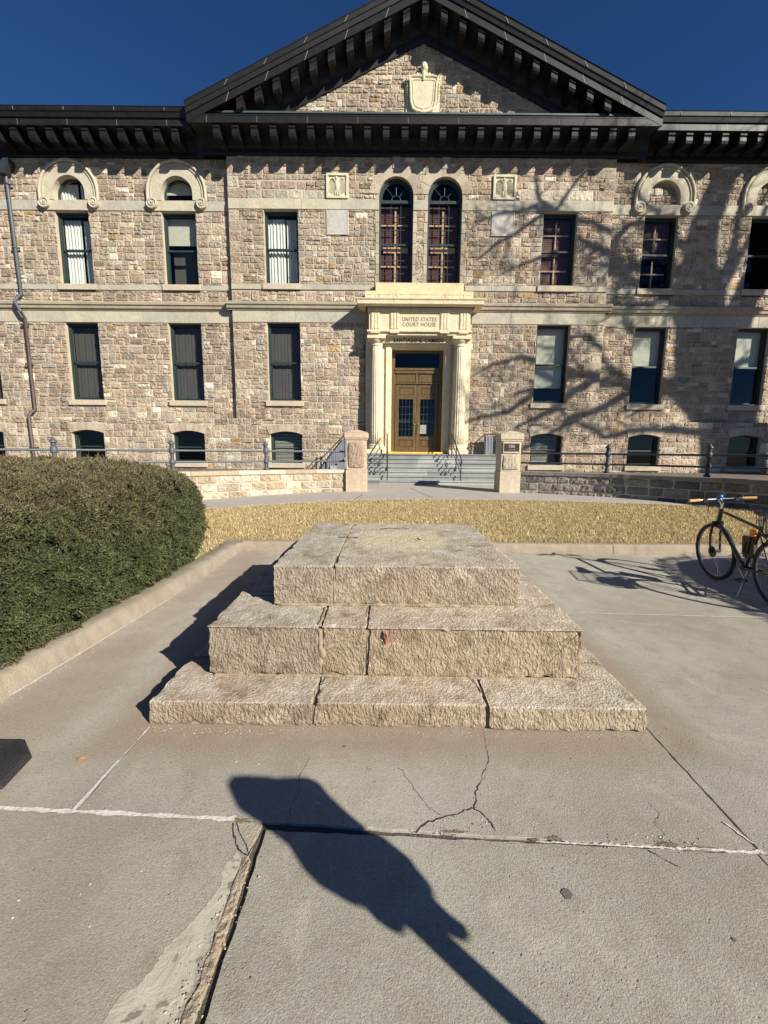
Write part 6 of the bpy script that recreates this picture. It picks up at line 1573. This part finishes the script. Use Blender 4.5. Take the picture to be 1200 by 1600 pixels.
for k in range(5): a = 2*math.pi*k/5; mb.tube([(.045, bb.y, cz), (.045, bb.y+.085*math.cos(a), cz+.085*math.sin(a))], .006, 5)
mb.tube([(.05, bb.y+.09*math.cos(a), cz+.09*math.sin(a)) for a in [R(70+i*10) for i in range(23)]][0:1]+[(.05, 0, WR_+.03), (.05, -.04, WR_), (.05, 0, WR_-.03), (.05, bb.y, cz-.09)], .005, 5); bo('chainring', mb, M['alu'])
def crank(s, ang):
    e = Vector((s*.075, bb.y+.165*math.cos(ang), cz+.165*math.sin(ang)))
    mb = MB(); mb.tube([(s*.05, bb.y, cz), tuple(e)], [.014, .010], 8, flat=.7); c_ = bo('crank', mb, M['alu'])
    mb = MB(); px_ = e.x+s*.05
    mb.box(px_-.045, px_+.045, e.y-.045, e.y-.033, e.z-.01, e.z+.01); mb.box(px_-.045, px_+.045, e.y+.033, e.y+.045, e.z-.01, e.z+.01); mb.box(px_-.045, px_-.035, e.y-.033, e.y+.033, e.z-.01, e.z+.01); mb.box(px_+.035, px_+.045, e.y-.033, e.y+.033, e.z-.01, e.z+.01); mb.tube([tuple(e), (px_+s*.035, e.y, e.z)], .010, 8)
    bo('pedal', mb, M['black_plastic'], c_)
crank(-1, R(215)); crank(1, R(35))
mb = MB(); mb.tube([(-.03, bb.y-.10, bb.z-.01), (-.16, bb.y-.16, .04 if False else .015)], .008, 8); bo('kickstand', mb, M['alu'])
# frame bag, orange bottle, rack and basket
mb = MB(); mb.bbox(-.03, .03, .33, .51, .44, .66, .012); bo('frame_bag', mb, M['brown_bag'])
mb = MB(); mb.bbox(-.03, .03, .31, .40, .70, .75, .015); mb.tube([(0, .36, .665), (0, .38, .745)], [.038, .03], 14); bo('bottle', mb, M['orange'])
mb = MB(); mb.tube([(-.035, .43, .60), (-.045, .45, .50), (-.045, .41, .47), (-.045, .38, .50), (-.035, .36, .68)], .009, 8); bo('cable_lock', mb, M['black_plastic'])
mb = MB()
for s in (-1, 1): mb.tube([(s*.06, 0, WR_), (s*.07, -.08, .74), (s*.07, .15, .74)], .006, 6); mb.tube([(s*.07, -.32, .74), (s*.07, .15, .74)], .006, 6)
mb.box(-.07, .07, -.32, .14, .735, .745); rk_ = bo('rear_rack', mb, M['black_paint'])
mb = MB(); bx0, bx1, by0, by1, bz0, bz1 = -.15, .19, -.32, .10, .75, .98
def wirebox():
    for z_ in (bz0, bz0+.075, bz0+.15, bz1): mb.tube([(bx0, by0, z_), (bx1, by0, z_), (bx1, by1, z_), (bx0, by1, z_), (bx0, by0, z_)], .004 if z_ < bz1 else .007, 5)
    for k in range(12): x_ = bx0+(bx1-bx0)*k/11; mb.tube([(x_, by0, bz1), (x_, by0, bz0), (x_, by1, bz0), (x_, by1, bz1)], .0035, 4)
    for k in range(14): y_ = by0+(by1-by0)*k/13; mb.tube([(bx0, y_, bz1), (bx0, y_, bz0), (bx1, y_, bz0), (bx1, y_, bz1)], .0035, 4)
wirebox(); bo('basket', mb, M['iron'], rk_)
mb = MB(); mb.ball((0, -.14, .82), .15, 16, 10, (.95, 1.15, .45)); bo('bundled_jacket', mb, M['black_plastic'], rk_)
